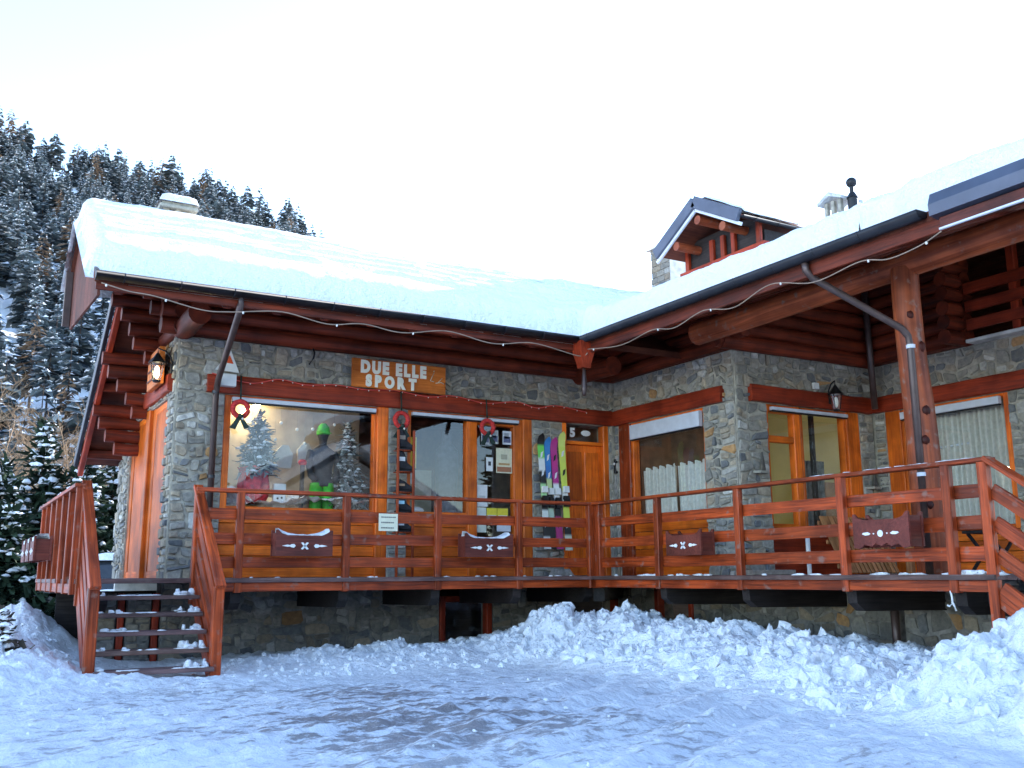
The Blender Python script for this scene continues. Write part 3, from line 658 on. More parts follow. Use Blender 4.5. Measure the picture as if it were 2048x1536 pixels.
# gutters: half round channel
def gutter(p0, p1, r=.082, name='gutter'):
    p0 = V3(p0); p1 = V3(p1); d = (p1-p0); L = np.linalg.norm(d); d /= L; sd_ = np.cross(d, (0, 0, 1)); mb = MB(); vs = []; n = 9
    for p in (p0, p1):
        for rr in (r, r-.008):
            for i in range(n): a = math.pi+math.pi*i/(n-1); vs.append(p+sd_*math.cos(a)*rr+V3((0, 0, 1))*math.sin(a)*rr*1.05)
    fs = []
    for o in (0, n): fs += [(o+i, o+i+1, 2*n+o+i+1, 2*n+o+i) for i in range(n-1)]
    fs += [(0, n, 3*n, 2*n), (n-1, 2*n-1, 4*n-1, 3*n-1)]+[(i, i+1, n+i+1, n+i) for i in range(n-1)]+[(2*n+i, 2*n+i+1, 3*n+i+1, 3*n+i) for i in range(n-1)]
    mb.add(vs, fs, None, (1, 1, 1), True); 
    for q in (0, 1):
        ce = (p0, p1)[q]; cap = [ce+sd_*math.cos(math.pi+math.pi*i/(n-1))*r+V3((0, 0, 1))*math.sin(math.pi+math.pi*i/(n-1))*r*1.05 for i in range(n)]; mb.add(cap, [tuple(range(n))])
    g = mb.build(name, 'metal', chalet)
    k = int(L/.62)
    for i in range(k):
        p = p0+d*(.3+i*(L-.4)/k); m2 = MB(); arc = [p+sd_*math.cos(math.pi+math.pi*j/8)*(r+.004)+V3((0, 0, 1))*math.sin(math.pi+math.pi*j/8)*(r+.004)*1.05 for j in range(9)]
        arc = [p-sd_*(r+.002)+V3((0, 0, .03))]+arc if True else arc
        m2.tube(arc, .007, 4); m2.build('gutter_bracket', 'metal', g)
    return g
gutter((1.23, 11.425, 4.965), (7.80, 11.425, 4.965)); gutter((7.755, 11.46, 4.965), (7.755, 5.66, 4.965))
# wide flashing over the porch end of the right roof
mb = MB(); mb.poly([(7.72, 5.56, 4.87), (7.71, 5.56, 4.98), (7.75, 5.56, 5.09), (7.86, 5.56, 5.11), (7.86, 5.56, 4.85)], (0, -2.2, 0), (1, 1, 1)); mb.build('flashing', 'flash', chalet)
mb = MB(); mb.bar((7.80, 5.50, 4.795), (7.80, 3.35, 4.795), .04, .11); db_ = mb.build('drip_board', 'planter', chalet)
mb = MB(); mb.bar((7.775, 5.50, 4.735), (7.775, 3.35, 4.735), .03, .02); mb.build('drip_edge', 'blind', db_)
# west verge: cladded panel with metal edge, bargeboard down the far slope
for i in range(9):
    y0 = 11.52+i*.322; y1 = y0+.316; zb = 4.72+.24*(i/9); mb = MB()
    mb.poly([(1.27, y0, zb), (1.27, y1, zb+.027), (1.27, y1, min(zA(y1), 6.2)-.11), (1.27, y0, min(zA(y0), 6.2)-.11)], (.03, 0, 0)); mb.build('verge_board', 'soffit', roof)
mb = MB(); mb.bar((1.22, 14.42, 5.0), (1.22, 14.42, 5.78), .10, .07); mb.build('flashing', 'pipe', roof)
mb = MB(); mb.bar((1.255, 11.47, 4.93), (1.255, 13.66, 6.19), .05, .10); mb.build('flashing', 'pipe', roof)
mb = MB(); mb.bar((1.86, 14.43, zA(14.43)-.04), (1.86, 18.0, zA(18.0)-.04), .06, .18); mb.build('bargeboard', 'metal', roof)
mb = MB(); mb.bar((1.94, 14.43, zA(14.43)-.20), (1.94, 18.0, zA(18.0)-.20), .08, .16); mb.build('bargeboard', 'lintel', roof)
for (y) in (14.9, 16.2, 17.6): mb = MB(); mb.bar((1.9, y, zA(y)-.19), (2.6, y, zA(y)-.19), .12, .14); mb.build('lookout', 'log', roof)
mb = MB(); mb.poly([(2.60, 13.6, 4.85), (2.60, 15.6, 4.85), (2.60, 13.7, 6.0)], (.1, 0, 0), (1, 1, 1)); mb.build('gable_wall', 'soffit', chalet)
# downpipes
mb = MB(); mb.tube([(2.86, 11.44, 4.90), (2.86, 11.46, 4.80), (2.87, 11.56, 4.72), (3.04, 13.16, 4.22), (3.06, 13.32, 4.12), (3.06, 13.35, 4.0), (3.05, 13.35, DECK)], .042, 10); dp = mb.build('downpipe', 'pipe', chalet)
for z in (4.05, 2.9): mb = MB(); mb.cyl((3.055, 13.35, z), (3.055, 13.35, z+.04), .05, n=12); mb.build('pipe_clip', 'metal', dp)
mb = MB(); mb.tube([(7.79, 7.17, 4.9), (7.80, 7.17, 4.80), (7.86, 7.14, 4.72), (8.80, 6.80, 4.20), (8.87, 6.78, 4.12), (8.88, 6.77, 4.02), (8.87, 6.76, DECK)], .04, 10); dp = mb.build('downpipe', 'pipe', chalet)
for z in (3.98, 2.6): mb = MB(); mb.cyl((8.878, 6.765, z), (8.878, 6.765, z+.04), .048, n=12); mb.build('pipe_clip', 'blind', dp)
mb = MB(); mb.tube([(12.42, 10.24, 6.3), (12.44, 10.24, 5.3), (12.45, 10.23, 4.12)], .05, 10); mb.build('downpipe', 'pipe', chalet)
mb = MB(); mb.tube([(9.5, 7.75, 1.42), (9.5, 7.75, .3)], .05, 8); mb.build('downpipe', 'pipe', chalet)
# hopper under the valley corner
mb = MB(); vs = []
for (z, w) in ((4.90, .13), (4.78, .12), (4.58, .075), (4.52, .07)):
    for (a, b) in ((-1, -1), (1, -1), (1, 1), (-1, 1)): vs.append((7.80+a*w, 11.43+b*w, z))
fs = [(k*4+i, k*4+(i+1) % 4, (k+1)*4+(i+1) % 4, (k+1)*4+i) for k in range(3) for i in range(4)]+[(0, 1, 2, 3), (12, 13, 14, 15)]
mb.add(vs, fs); hop = mb.build('rain_hopper', 'lintel', chalet)
mb = MB(); mb.tube([(7.80, 11.43, 4.52), (7.80, 11.43, 4.38), (7.78, 11.40, 4.24), (7.76, 11.38, 4.12)], [.02, .034, .045, .03], 8); mb.build('spout', 'pipe', hop)

# ---- chimneys and dormer
def stack(parent, x0, x1, y0, y1, z0, z1, seed):
    mb = MB(); z = z0
    while z < z1-.02:
        h = min(random.uniform(.10, .17), z1-z); xs = x0
        for side in range(4):
            a, b = ((x0, x1) if side % 2 == 0 else (y0, y1)); t = a
            while t < b-.03:
                w = min(random.uniform(.14, .3), b-t); w = b-t if b-t-w < .08 else w; c = random.choices(PAL, PW_)[0][0]
                j = random.uniform(.005, .025); e = (t+.006, t+w-.006, z+.005, z+h-.005)
                if side == 0: mb.box(e[0], e[1], y0-j, y0+.05, e[2], e[3], col=c)
                if side == 1: mb.box(x1-.05, x1+j, e[0], e[1], e[2], e[3], col=c)
                if side == 2: mb.box(e[0], e[1], y1-.05, y1+j, e[2], e[3], col=c)
                if side == 3: mb.box(x0-j, x0+.05, e[0], e[1], e[2], e[3], col=c)
                t += w
        z += h
    tag(mb.build('chimney_stones', 'stone', parent), kind='stuff')
def chimney(x0, x1, y0, y1, z0, z1, label, core='mortar'):
    mb = MB(); mb.box(x0, x1, y0, y1, z0, z1, col=(1, 1, 1)); return mb.build('chimney', core, chalet, label=label)
ch = chimney(2.32, 2.70, 13.85, 14.2, 5.9, 6.660, 'low stone chimney capped with snow'); stack(ch, 2.32, 2.70, 13.85, 14.2, 5.9, 6.660, 1)
for (x, y) in ((2.35, 13.88), (2.51, 13.87), (2.67, 13.88), (2.35, 14.17), (2.67, 14.17)): mb = MB(); mb.box(x-.04, x+.04, y-.035, y+.035, 6.660, 6.750, col=(.35, .31, .24)); mb.build('chimney_pier', 'stone', ch)
mb = MB(); mb.box(2.25, 2.77, 13.78, 14.27, 6.750, 6.800, col=(.36, .34, .28)); mb.box(2.28, 2.74, 13.8, 14.25, 6.803, 6.835, col=(.3, .28, .22)); mb.build('chimney_slab', 'stone', ch)
def snowcap(x0, x1, y0, y1, z, h, name='snow_cap', parent=None, nx=14, ny=10):
    a = np.linspace(0, 1, nx); b = np.linspace(0, 1, ny); A, B = np.meshgrid(a, b); e = np.minimum(np.minimum(A, 1-A)*(x1-x0), np.minimum(B, 1-B)*(y1-y0)); r = min(x1-x0, y1-y0, .5)*.45
    Z = z+h*np.sqrt(np.clip(1-(1-np.clip(e/r, 0, 1))**2, 0, 1))*(1+.25*fbm(A*3+x0, B*3+y0, 6))
    mb = MB(); mb.grid(x0+A*(x1-x0), y0+B*(y1-y0), Z); return mb.build(name, 'snow', parent)
snowcap(2.23, 2.79, 13.76, 14.29, 6.837, .17, parent=ch)
ch = chimney(14.4, 15.25, 17.4, 18.1, 6, 9.35, 'tall stone stack behind the dormer, sunlit side painted pale', 'plaster')  # pale core paints the sunlit side, darkened stones the shaded one
mb = MB()
z = 6
while z < 9.3:
    y = 17.4; h = random.uniform(.12, .2)
    while y < 18.05: w = random.uniform(.15, .3); mb.box(14.375, 14.42, y+.01, min(y+w, 18.09), z+.01, z+h-.005, col=tuple(q*.7 for q in random.choices(PAL, PW_)[0][0])); y += w
    z += h
tag(mb.build('chimney_stones', 'stone', ch), kind='stuff')
mb = MB(); mb.box(14.3, 15.3, 17.3, 18.2, 9.352, 9.42); mb.build('chimney_slab', 'stone', ch)
ch = chimney(11.35, 11.75, 9.66, 10.0, 5.9, 6.98, 'small open topped stone chimney with arched vents', 'mortar')
for (x, y) in ((11.39, 9.70), (11.39, 9.96), (11.71, 9.70), (11.71, 9.96), (11.39, 9.83)): mb = MB(); mb.box(x-.035, x+.035, y-.03, y+.03, 6.98, 7.20, col=(1, 1, 1)); mb.build('chimney_pier', 'mortar', ch)
mb = MB(); mb.poly([(11.28, 9.6, 7.22), (11.28, 9.83, 7.34), (11.28, 10.06, 7.22), (11.28, 10.06, 7.17), (11.28, 9.83, 7.27), (11.28, 9.6, 7.17)], (.5, 0, 0), (.5, .5, .5)); mb.build('chimney_slab', 'stone', ch)
mb = MB(); mb.cyl((11.45, 9.52, 6.0), (11.45, 9.52, 7.16), .075, n=12); mb.cyl((11.45, 9.52, 7.16), (11.45, 9.52, 7.24), .09, .05, 12); mb.cyl((11.45, 9.52, 7.24), (11.45, 9.52, 7.34), .035, n=10); mb.sph((11.45, 9.52, 7.41), .085, .085, .08); mb.build('flue', 'black', ch, label='black metal flue pipe with ball cowl')
# dormer (gable faces -X)
DX = 11.5
mb = MB(); mb.poly([(DX, 13.11, 8.36), (DX, 14.25, 7.70), (DX, 14.25, 7.62), (DX, 13.11, 8.27), (DX, 11.97, 7.66), (DX, 11.97, 7.74)], (2.8, 0, 0), (1, 1, 1)); dorm = mb.build('dormer', 'soffit', chalet, label='small gabled dormer standing on the right roof')
for (ya, za, yb, zb) in ((13.11, 8.34, 14.27, 7.66), (13.11, 8.34, 11.95, 7.70)):
    mb = MB(); mb.bar((DX-.04, ya, za), (DX-.04, yb, zb), .07, .22); mb.build('flashing', 'flash', dorm)
    mb = MB(); mb.bar((DX+.0, ya, za-.15), (DX+.0, yb, zb-.15), .05, .06); mb.build('trim_board', 'blind', dorm)
gutter((DX, 11.92, 7.70), (14.0, 11.92, 7.70), .05)
for (y, z) in ((13.1, 8.0), (12.45, 7.68), (13.72, 7.68)): mb = MB(); mb.cyl((DX+.02, y, z), (14, y, z), .085, n=14); mb.build('purlin', 'slat' if False else 'column', dorm)
for y in (12.08, 12.72, 13.0, 13.3, 14.0): mb = MB(); mb.box(DX+.5, DX+.575, y-.05, y+.05, 6.3, 7.75); mb.build('post', 'lintel', dorm)
mb = MB(); mb.box(DX+.45, DX+.6, 11.9, 14.15, 7.16, 7.32); mb.build('beam', 'lintel', dorm)
mb = MB(); mb.box(DX+.58, DX+.6, 12.1, 14.0, 7.3, 7.9, col=(1, 1, 1)); mb.build('gable_board', 'dark', dorm)
mb = MB(); mb.box(DX+.64, DX+2.6, 12.05, 14.05, 6.2, 7.6, col=(1, 1, 1)); mb.build('dormer_wall', 'dark', dorm)
mb = MB(); mb.box(DX+.60, DX+.635, 12.2, 12.95, 6.35, 7.15, col=(1, 1, 1)); dw = mb.build('window', 'frame', dorm)
sheet_pane(PX(DX+.59), 12.28, 12.87, 6.45, 7.08, 0, dw)

# ---- loggia on the far right
mb = MB(); mb.box(12.5, 12.72, 5, 8.6, ST, ST+.05, col=(1, 1, 1)); mb.build('loggia_floor', 'plaster', chalet)
for k in range(3): mb = MB(); mb.box(12.52, 12.56, 5.2, 8.58, 5.02+.27*k, 5.18+.27*k); mb.build('loggia_plank', 'lintel', chalet)
for y in (7.86, 6.4): mb = MB(); mb.box(12.57, 12.68, y-.06, y+.06, ST+.05, 6.6); mb.build('loggia_post', 'lintel', chalet)
mb = MB(); mb.box(14.1, 14.2, 5, 10.4, 4.8, 7.2, col=(1, 1, 1)); mb.build('loggia_wall', 'soffit', chalet)
mb = MB(); mb.box(14.06, 14.1, 7.0, 8.0, 5.2, 6.3); lw = mb.build('window', 'column', chalet); sheet_pane(PX(14.05), 7.1, 7.9, 5.3, 6.2, 0, lw)
mb = MB(); mb.box(9.72, 10.15, 13.47, 13.85, .1, 6.1, col=(1, 1, 1)); mb.build('corner_pier', 'mortar', chalet)
for (x0, x1, y0, y1, z1) in ((2.62, 9.75, 13.46, 13.75, 6.05), (9.79, 10.1, 10.55, 13.45, 5.5), (9.84, 12.6, 10.5, 10.7, 5.5), (11.2, 12.6, 10.5, 10.7, 6.0), (12.68, 12.9, 8.75, 10.45, 6.6)):
    mb = MB(); mb.box(x0, x1, y0, y1, ST+.005, z1, col=(1, 1, 1)); mb.build('log_backing', 'soffit', chalet)
mb = MB(); mb.box(12.71, 13.08, 10.43, 10.84, .1, 6.5, col=(1, 1, 1)); mb.build('corner_pier', 'mortar', chalet)
slab('loggia_ceiling', [(12.7, 5, 6.55), (14.2, 5, 6.55), (14.2, 10.4, 6.55), (12.7, 10.4, 6.55)], .05, 'soffit')
mb = MB(); mb.poly([(2.6, 17.88, .3), (9.8, 17.88, .3), (9.8, 17.88, 3.6), (2.6, 17.88, 3.6)], (0, .1, 0), (1, 1, 1)); mb.build('back_wall', 'plaster', chalet)
mb = MB(); mb.poly([(12.75, 4.0, .3), (19, 4.0, .3), (19, 4.0, 5.0), (14.5, 4.0, 6.9), (12.75, 4.0, 6.2)], (0, .2, 0), (1, 1, 1)); mb.build('end_wall', 'plaster', chalet)
mb = MB(); mb.box(19.2, 19.4, 4.2, 8.4, .1, 5.2, col=(1, 1, 1)); mb.box(19.2, 19.4, 17.0, 26.8, .1, 5.2, col=(1, 1, 1)); mb.box(19.2, 19.4, 8.41, 16.99, .1, 2.4, col=(1, 1, 1)); mb.box(19.2, 19.4, 8.41, 16.99, 4.4, 5.2, col=(1, 1, 1)); mb.build('added_east_wall', 'plaster', chalet)  # unseen wall added to block sun, with a gap to sunlight the corner room
mb = MB(); mb.poly([(12, 26.8, .3), (19.2, 26.8, .3), (19.2, 26.8, 5.2), (14.5, 26.8, 7.2), (12, 26.8, 6.2)], (0, -.2, 0), (1, 1, 1)); mb.build('end_wall', 'plaster', chalet)  # closes the unseen roof extension added for shade
mb = MB(); mb.box(11.6, 11.8, 17.9, 26.6, .1, 6.1, col=(1, 1, 1)); mb.build('back_wall', 'plaster', chalet)  # side of the same added extension
mb = MB(); pbox(mb, W4, 4.2, 6.0, .1, ST, -.3, 0, col=(1, 1, 1)); mb.build('side_wall', 'mortar', chalet)

# ================================================================== ROOF SNOW
sx = np.arange(1.14, 14.6, .05); sy = np.arange(3.3, 14.75, .045); SX, SY = np.meshgrid(sx, sy)
za = 4.97+TA*(13.65-11.5)-TA*np.abs(SY-13.65); za = np.where((SY > 11.3) & (SX < 13), za, -9); zb = np.where(SX > 7.5, 4.97+TB*(SX-7.83), -9)
base = np.maximum(za, zb); hi_ = np.exp(-((za-zb)/.25)**2)*.10
d = np.where(SY < 11.53, np.where(SX < 7.86, np.maximum(SX-7.86, SY-11.53), SX-7.86), np.where(SX < 7.86, SY-11.53, np.hypot(np.maximum(SX-7.86, 0), np.maximum(SY-11.53, 0))))
wob = .05*(.5+fbm(SX*3.0, SY*3.0, 41)*1.6)*np.where(SX > 7.9, .35, 1)+.16*np.exp(-((SY-6.25)/.28)**2)*(SX > 7.8)
recess = .10*np.exp(-((SX-1.2)/.22)**2-((SY-11.45)/.35)**2)
dl = SX-1.17-.05*(.5+fbm(SX*2, SY*4, 51)); db = 14.7-SY+.0*SX
db = np.where(SX > 8.5, 9, db)
e = np.minimum(np.minimum(d-wob-recess, dl), db)
T = np.where(zb > za, .36, .31)+.10*fbm(SX*.7, SY*.7, 71)
prof = np.sqrt(np.clip(1-(1-np.clip(e/.17, 0, 1))**2, 0, 1))
ph = SY*1.0+.10*fbm(SX*.8, SY*1.2, 81)*2+.02*SX
rip = .055*np.sin(2*math.pi*ph/.24)*sstep(.35, .7, d)*(za > zb)*(1-sstep(13.2, 13.5, SY))*(.4+1.2*vnoise(SX*.9, SY*2.2, 91))
fine = .05*fbm(SX*3, SY*4, 95)+.035*fbm(SX*10, SY*10, 97)*(1-sstep(.2, .6, d))
rid = -.06*np.exp(-((SY-13.65)/.35)**2)*(za > zb)*TA
SZ = np.where(e > 0, base+.015+T*prof+hi_+rip+fine*prof+rid, base-.09)
mask = (e > -.07)
mb = MB(); mb.grid(SX, SY, SZ, mask); rs = mb.build('roof_snow', 'snow'); tag(rs, 'thick rippled snow lying on the chalet roof', None, None, 'stuff')
# snow on the dormer
a = np.linspace(11.5, 14.3, 30); b = np.linspace(11.97, 14.25, 30); A, B = np.meshgrid(a, b)
zz = 8.37-.58*np.abs(B-13.11); ed = np.minimum(np.minimum(A-11.62, 99), np.minimum(B-12.02, 14.2-B)); pr = np.sqrt(np.clip(1-(1-np.clip(ed/.2, 0, 1))**2, 0, 1))
mb = MB(); mb.grid(A, B, zz+.01+.16*pr+.03*fbm(A*3, B*3, 4), ed > 0); tag(mb.build('dormer_snow', 'snow'), 'thin snow on the dormer roof', None, None, 'stuff')

# ================================================================== TERRACE
terr = thing('terrace', (6, 12, .4), 'red brown wooden terrace with plank railing wrapping the chalet', 'terrace')
def tbox(name, *a, m='rail', label=None, **k): mb = MB(); mb.box(*a, jit=.0015, **k); return mb.build(name, m, terr, label=label)
n = 12
for i in range(n):
    y0 = YR-.06+i*(13.5-YR+.06)/n; tbox('deck_board', 1.3, 9.8, y0+.003, y0+(13.5-YR+.06)/n-.003, DECK-.05, DECK+random.uniform(-.003, .002), m='deck')
for i in range(11):
    x0 = XR-.06+i*.147; tbox('deck_board', x0+.003, x0+.144, 5.5, YR-.065, DECK-.05, DECK+random.uniform(-.003, .002), m='deck')
for i in range(20): x0 = 9.8+i*.146; tbox('deck_board', x0+.003, x0+.143, 5.5, 10.5, DECK-.05, DECK+random.uniform(-.003, .002), m='deck')
for i in range(9): x0 = 1.26+i*.146; tbox('deck_board', x0+.003, x0+.143, 13.51, 16.3, DECK-.05, DECK+random.uniform(-.003, .002), m='deck')
LP = [3.065, 4.40, 5.67, 6.905, 8.10]; RP = [11.70, 10.28, 8.757, 7.20, 5.933]
for x in LP: tbox('railing_post', x-.045, x+.045, YR-.075, YR+.005, FASC-.01, RAILT-.03, m='rail')
for y in RP[1:]: tbox('railing_post', XR-.075, XR+.005, y-.045, y+.045, FASC-.01, RAILT-.03)
tbox('railing_post', XR-.04, XR+.05, 11.62, 11.70, FASC-.01, RAILT-.03); tbox('railing_post', XR-.02, XR+.06, 11.705, 11.80, FASC-.01, RAILT-.032)
tbox('railing_post', XR-.075, XR+.02, 5.50, 5.59, 1.0, RAILT-.03)
# handrails and planks between the posts
tbox('handrail', 2.54, 8.24, YR-.075, YR+.055, RAILT-.03, RAILT+.012); tbox('handrail', XR-.075, XR+.055, 5.48, YR-.078, RAILT-.03, RAILT+.012)
PL = [(2.275, 2.405), (1.985, 2.115), (1.705, 1.835)]
xs = [2.6]+LP
for i in range(len(xs)-1):
    for (a, b) in PL: tbox('railing_plank', xs[i]+.012, xs[i+1]-.01, YR+.008, YR+.04, a+random.uniform(-.006, .006), b+random.uniform(-.006, .006))
    tbox('fascia', xs[i]+.012, xs[i+1]-.01, YR-.055, YR-.01+.0, FASC, DECK-.052)
ys = [11.70]+RP[1:]+[5.545]
for i in range(len(ys)-1):
    for (a, b) in PL: tbox('railing_plank', XR+.008, XR+.04, ys[i+1]+.01, ys[i]-.012, a+random.uniform(-.006, .006), b+random.uniform(-.006, .006))
    tbox('fascia', XR-.055, XR-.01, ys[i+1]+.01, ys[i]-.012, FASC, DECK-.052)
# deck nosing
tbox('deck_edge', 2.6, XR-.02, YR-.10, YR-.062, DECK-.05, DECK-.002, m='deck'); tbox('deck_edge', XR-.10, XR-.062, 5.5, YR-.11, DECK-.05, DECK-.002, m='deck')
# left return of the railing (receding) and west fascia
LYP = [11.86, 12.55, 13.25, 13.95, 14.65, 15.35, 16.05]
for y in LYP: tbox('railing_post', 1.255, 1.325, y-.035, y+.035, FASC-.01, RAILT-.03)
tbox('handrail', 1.23, 1.35, 11.80, 16.1, RAILT-.03, RAILT+.012)
for i in range(6):
    for (a, b) in PL: tbox('railing_plank', 1.328, 1.36, LYP[i]+.02, LYP[i+1]-.02, a, b)
    tbox('fascia', 1.27, 1.31, LYP[i]+.037, LYP[i+1]-.037, FASC, DECK-.052)
# brackets under the deck
for x in LP+[1.6]:
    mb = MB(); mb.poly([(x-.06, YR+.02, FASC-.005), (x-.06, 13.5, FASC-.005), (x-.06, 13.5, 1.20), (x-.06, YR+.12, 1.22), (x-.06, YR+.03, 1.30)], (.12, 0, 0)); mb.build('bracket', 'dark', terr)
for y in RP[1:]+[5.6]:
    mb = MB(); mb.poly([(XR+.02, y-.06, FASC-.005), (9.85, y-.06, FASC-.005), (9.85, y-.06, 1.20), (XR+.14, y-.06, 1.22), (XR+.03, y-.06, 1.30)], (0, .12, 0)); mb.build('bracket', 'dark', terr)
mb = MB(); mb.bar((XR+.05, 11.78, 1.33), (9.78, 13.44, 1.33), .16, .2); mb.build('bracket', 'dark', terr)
# ---- left staircase
st = thing('staircase', (2.03, 11.2, .5), 'open wooden stairs with snow on the treads at the left end', 'stairs')
def sbox(name, *a, m='rail', **k): mb = MB(); mb.box(*a, jit=.002, **k); return mb.build(name, m, st)
for i in range(1, 6):
    z = DECK-.178*i; y = YR-.10-.205*i
    sbox('tread', 1.40, 2.55, y-.14, y+.13, z-.045, z, m='deck')
for x in (1.36, 2.58):
    mb = MB(); mb.bar((x, 11.78, 1.42), (x, 10.66, .46), .05, .2); mb.build('stringer', 'rail', st)
    sbox('newel_post', x-.055, x+.055, 10.62, 10.73, .42, 1.50); sbox('newel_post', x-.05, x+.05, YR-.07, YR+.03, 1.3, RAILT-.03)
    mb = MB(); mb.bar((x, 11.9, 2.655), (x, 10.56, 1.50), .105, .045); mb.build('handrail', 'rail', st)
    for dz in (.30, .58, .86): mb = MB(); mb.bar((x+(.03 if x > 2 else -.03)*0, 11.82, 2.6-dz), (x, 10.72, 1.62-dz), .035, .13); mb.build('railing_plank', 'rail', st)
# ---- right staircase
st2 = thing('staircase', (8.9, 5.0, .5), 'stairs leaving the terrace at the right picture edge', 'stairs')
for i in range(1, 6): mb = MB(); z = DECK-.178*i; y = 5.5-.24*i; mb.box(8.2, 9.6, y-.14, y+.13, z-.045, z); mb.build('tread', 'deck', st2)
for x in (8.15, 9.62):
    mb = MB(); mb.bar((x, 5.50, 1.42), (x, 4.1, .42), .05, .22); mb.build('stringer', 'rail', st2)
    mb = MB(); mb.bar((x, 5.52, 2.62), (x, 4.1, 1.60), .13, .045); mb.build('handrail', 'rail', st2)
    for dz in (.27, .56, .84): mb = MB(); mb.bar((x+.02, 5.5, 2.6-dz), (x+.02, 4.15, 1.64-dz), .035, .13); mb.build('railing_plank', 'rail', st2)
    mb = MB(); mb.box(x-.05, x+.05, 4.05, 4.15, .3, 1.6); mb.build('newel_post', 'rail', st2)
# ---- snow left on treads, deck edge, handrail
mb = MB()
def dab(x, y, z, rx, ry, rz): mb.sph((x, y, z), rx, ry, rz, 8, 5, (1, 1, 1), .32)
for i in range(1, 6):
    z = DECK-.178*i; y = YR-.10-.205*i
    for k in range(7): dab(2.50-random.random()**2*.28, y+random.uniform(-.08, .1), z+.01, random.uniform(.02, .06), random.uniform(.02, .05), random.uniform(.01, .065))
    for k in range(5): dab(1.44+random.random()**2*.3, y+random.uniform(-.08, .1), z+.005, random.uniform(.02, .05), random.uniform(.02, .04), random.uniform(.008, .03))
    for k in range(8): dab(random.uniform(1.5, 2.5), y-.12, z+.002, random.uniform(.03, .10), .02, .008)
for k in range(26): dab(XR-.03+random.uniform(-.03, .06), random.choice([random.uniform(8.3, 11.4), random.uniform(5.5, 8)]), DECK+.004, .025, random.uniform(.03, .12), random.uniform(.008, .022))
for k in range(10): dab(XR+random.uniform(-.02, .05), random.uniform(5.5, 5.95), DECK+.01, .03, .07, .03)
for k in range(16): dab(random.uniform(3, 8), YR-.05+random.uniform(-.02, .1), DECK+.002, random.uniform(.02, .05), .02, .012)
for k in range(18): dab(XR-.01, random.uniform(5.5, 7.6), RAILT+.012, .04, random.uniform(.03, .12), .012)
for k in range(8): dab(1.29, random.uniform(12, 16), RAILT+.012, .05, .12, .03)
tag(mb.build('snow_remnants', 'snow'), 'patches of leftover snow on treads, deck edge and handrails', None, None, 'stuff')


# ================================================================== THINGS ON THE TERRACE AND FACADE
# ---- planter boxes hung on the railing
def planter(c, along, out, w, label, style='x', snow=True, h=.25, dep=.19, group='planter boxes hung on the railing'):
    """c: centre of the top back edge, along/out: unit vectors"""
    c = V3(c); al = V3(along); ou = V3(out); up = V3((0, 0, 1))
    P = lambda a, o, z: c+al*a+ou*o+up*z
    t = thing('planter_box', P(0, dep/2, -h), label, 'planter', group)
    hw = w/2
    prof = [(-hw, -h), (-hw, .055), (-hw*.93, .06), (-hw*.80, .015), (-hw*.6, -.005), (hw*.6, -.005), (hw*.80, .015), (hw*.93, .06), (hw, .055), (hw, -h)]
    if style == 'dot': prof = [(-hw, -h)]+prof[1:-1]+[(hw, -h), (hw*.78, -h-.015), (hw*.6, -h+.03), (hw*.35, -h+.005), (hw*.2, -h+.04), (0, -h+.01), (-hw*.2, -h+.04), (-hw*.35, -h+.005), (-hw*.6, -h+.03), (-hw*.78, -h-.015)]
    mb = MB(); mb.poly([P(a, dep, z) for a, z in prof], ou*.025); mb.build('front_panel', 'planter', t)
    mb = MB(); mb.poly([P(a, 0, z) for a, z in prof[:10]], ou*.022); mb.build('back_panel', 'planter', t)
    for s in (-1, 1): mb = MB(); mb.poly([P(s*(hw-.03), .023, -h), P(s*(hw-.03), dep-.001, -h), P(s*(hw-.03), dep-.001, .02), P(s*(hw-.03), .023, .02)], al*s*.02); mb.build('side_panel', 'planter', t)
    mb = MB(); mb.poly([P(-hw+.03, .023, -h+.02), P(hw-.03, .023, -h+.02), P(hw-.03, dep, -h+.02), P(-hw+.03, dep, -h+.02)], up*.02); mb.build('bottom_board', 'planter', t)
    mb = MB(); o0 = dep+.026; zc = -h*.52
    def pl(pts): mb.poly([P(a, o0, z) for a, z in pts], ou*.006, (1, 1, 1))
    if style == 'x':
        q = .036
        for s in (1, -1): pl([(-q-.012, s*(-q)+zc), (-q+.012, s*(-q)*1.2+zc), (q+.012, s*q+zc), (q-.012, s*q*1.2+zc)])
    else: pl([(.034*math.cos(k*.785), zc+.034*math.sin(k*.785)) for k in range(8)])
    for s in (-1, 1):
        if style == 'x': pl([(s*a, zc+z) for a, z in ((hw*.32, 0), (hw*.38, .022), (hw*.47, .018), (hw*.52, .008), (hw*.60, .014), (hw*.80, 0), (hw*.60, -.012), (hw*.52, -.008), (hw*.47, -.018), (hw*.38, -.022))])
        else: pl([(s*a, zc+z) for a, z in ((hw*.35, .0), (hw*.45, .018), (hw*.62, .012), (hw*.66, .0), (hw*.55, -.014), (hw*.42, -.012))]); pl([(s*hw*.24+.008*math.cos(k), zc+.008*math.sin(k)) for k in range(6)])
    mb.build('carving', 'white', t)
    if snow:
        n_ = 16; vs = []; fs = []
        for k in range(n_+1):
            a = -hw*.9+1.8*hw*k/n_; z = .075*abs(k/n_*2-1)**3+.012+random.uniform(-.004, .004)
            vs += [P(a, .02, -.03), P(a, .05, z), P(a, dep-.03, z-.004), P(a, dep+.012, z-.03-.01)]
        fs = [(k*4+j, k*4+j+1, k*4+j+5, k*4+j+4) for k in range(n_) for j in range(3)]
        mb = MB(); mb.add(vs, fs, None, (1, 1, 1), True); mb.build('snow_filling', 'snow', t)
    return t
planter((3.78, 11.74, 2.09), (1, 0, 0), (0, -1, 0), .70, 'snow filled planter with a cross carving, nearest the left stairs')
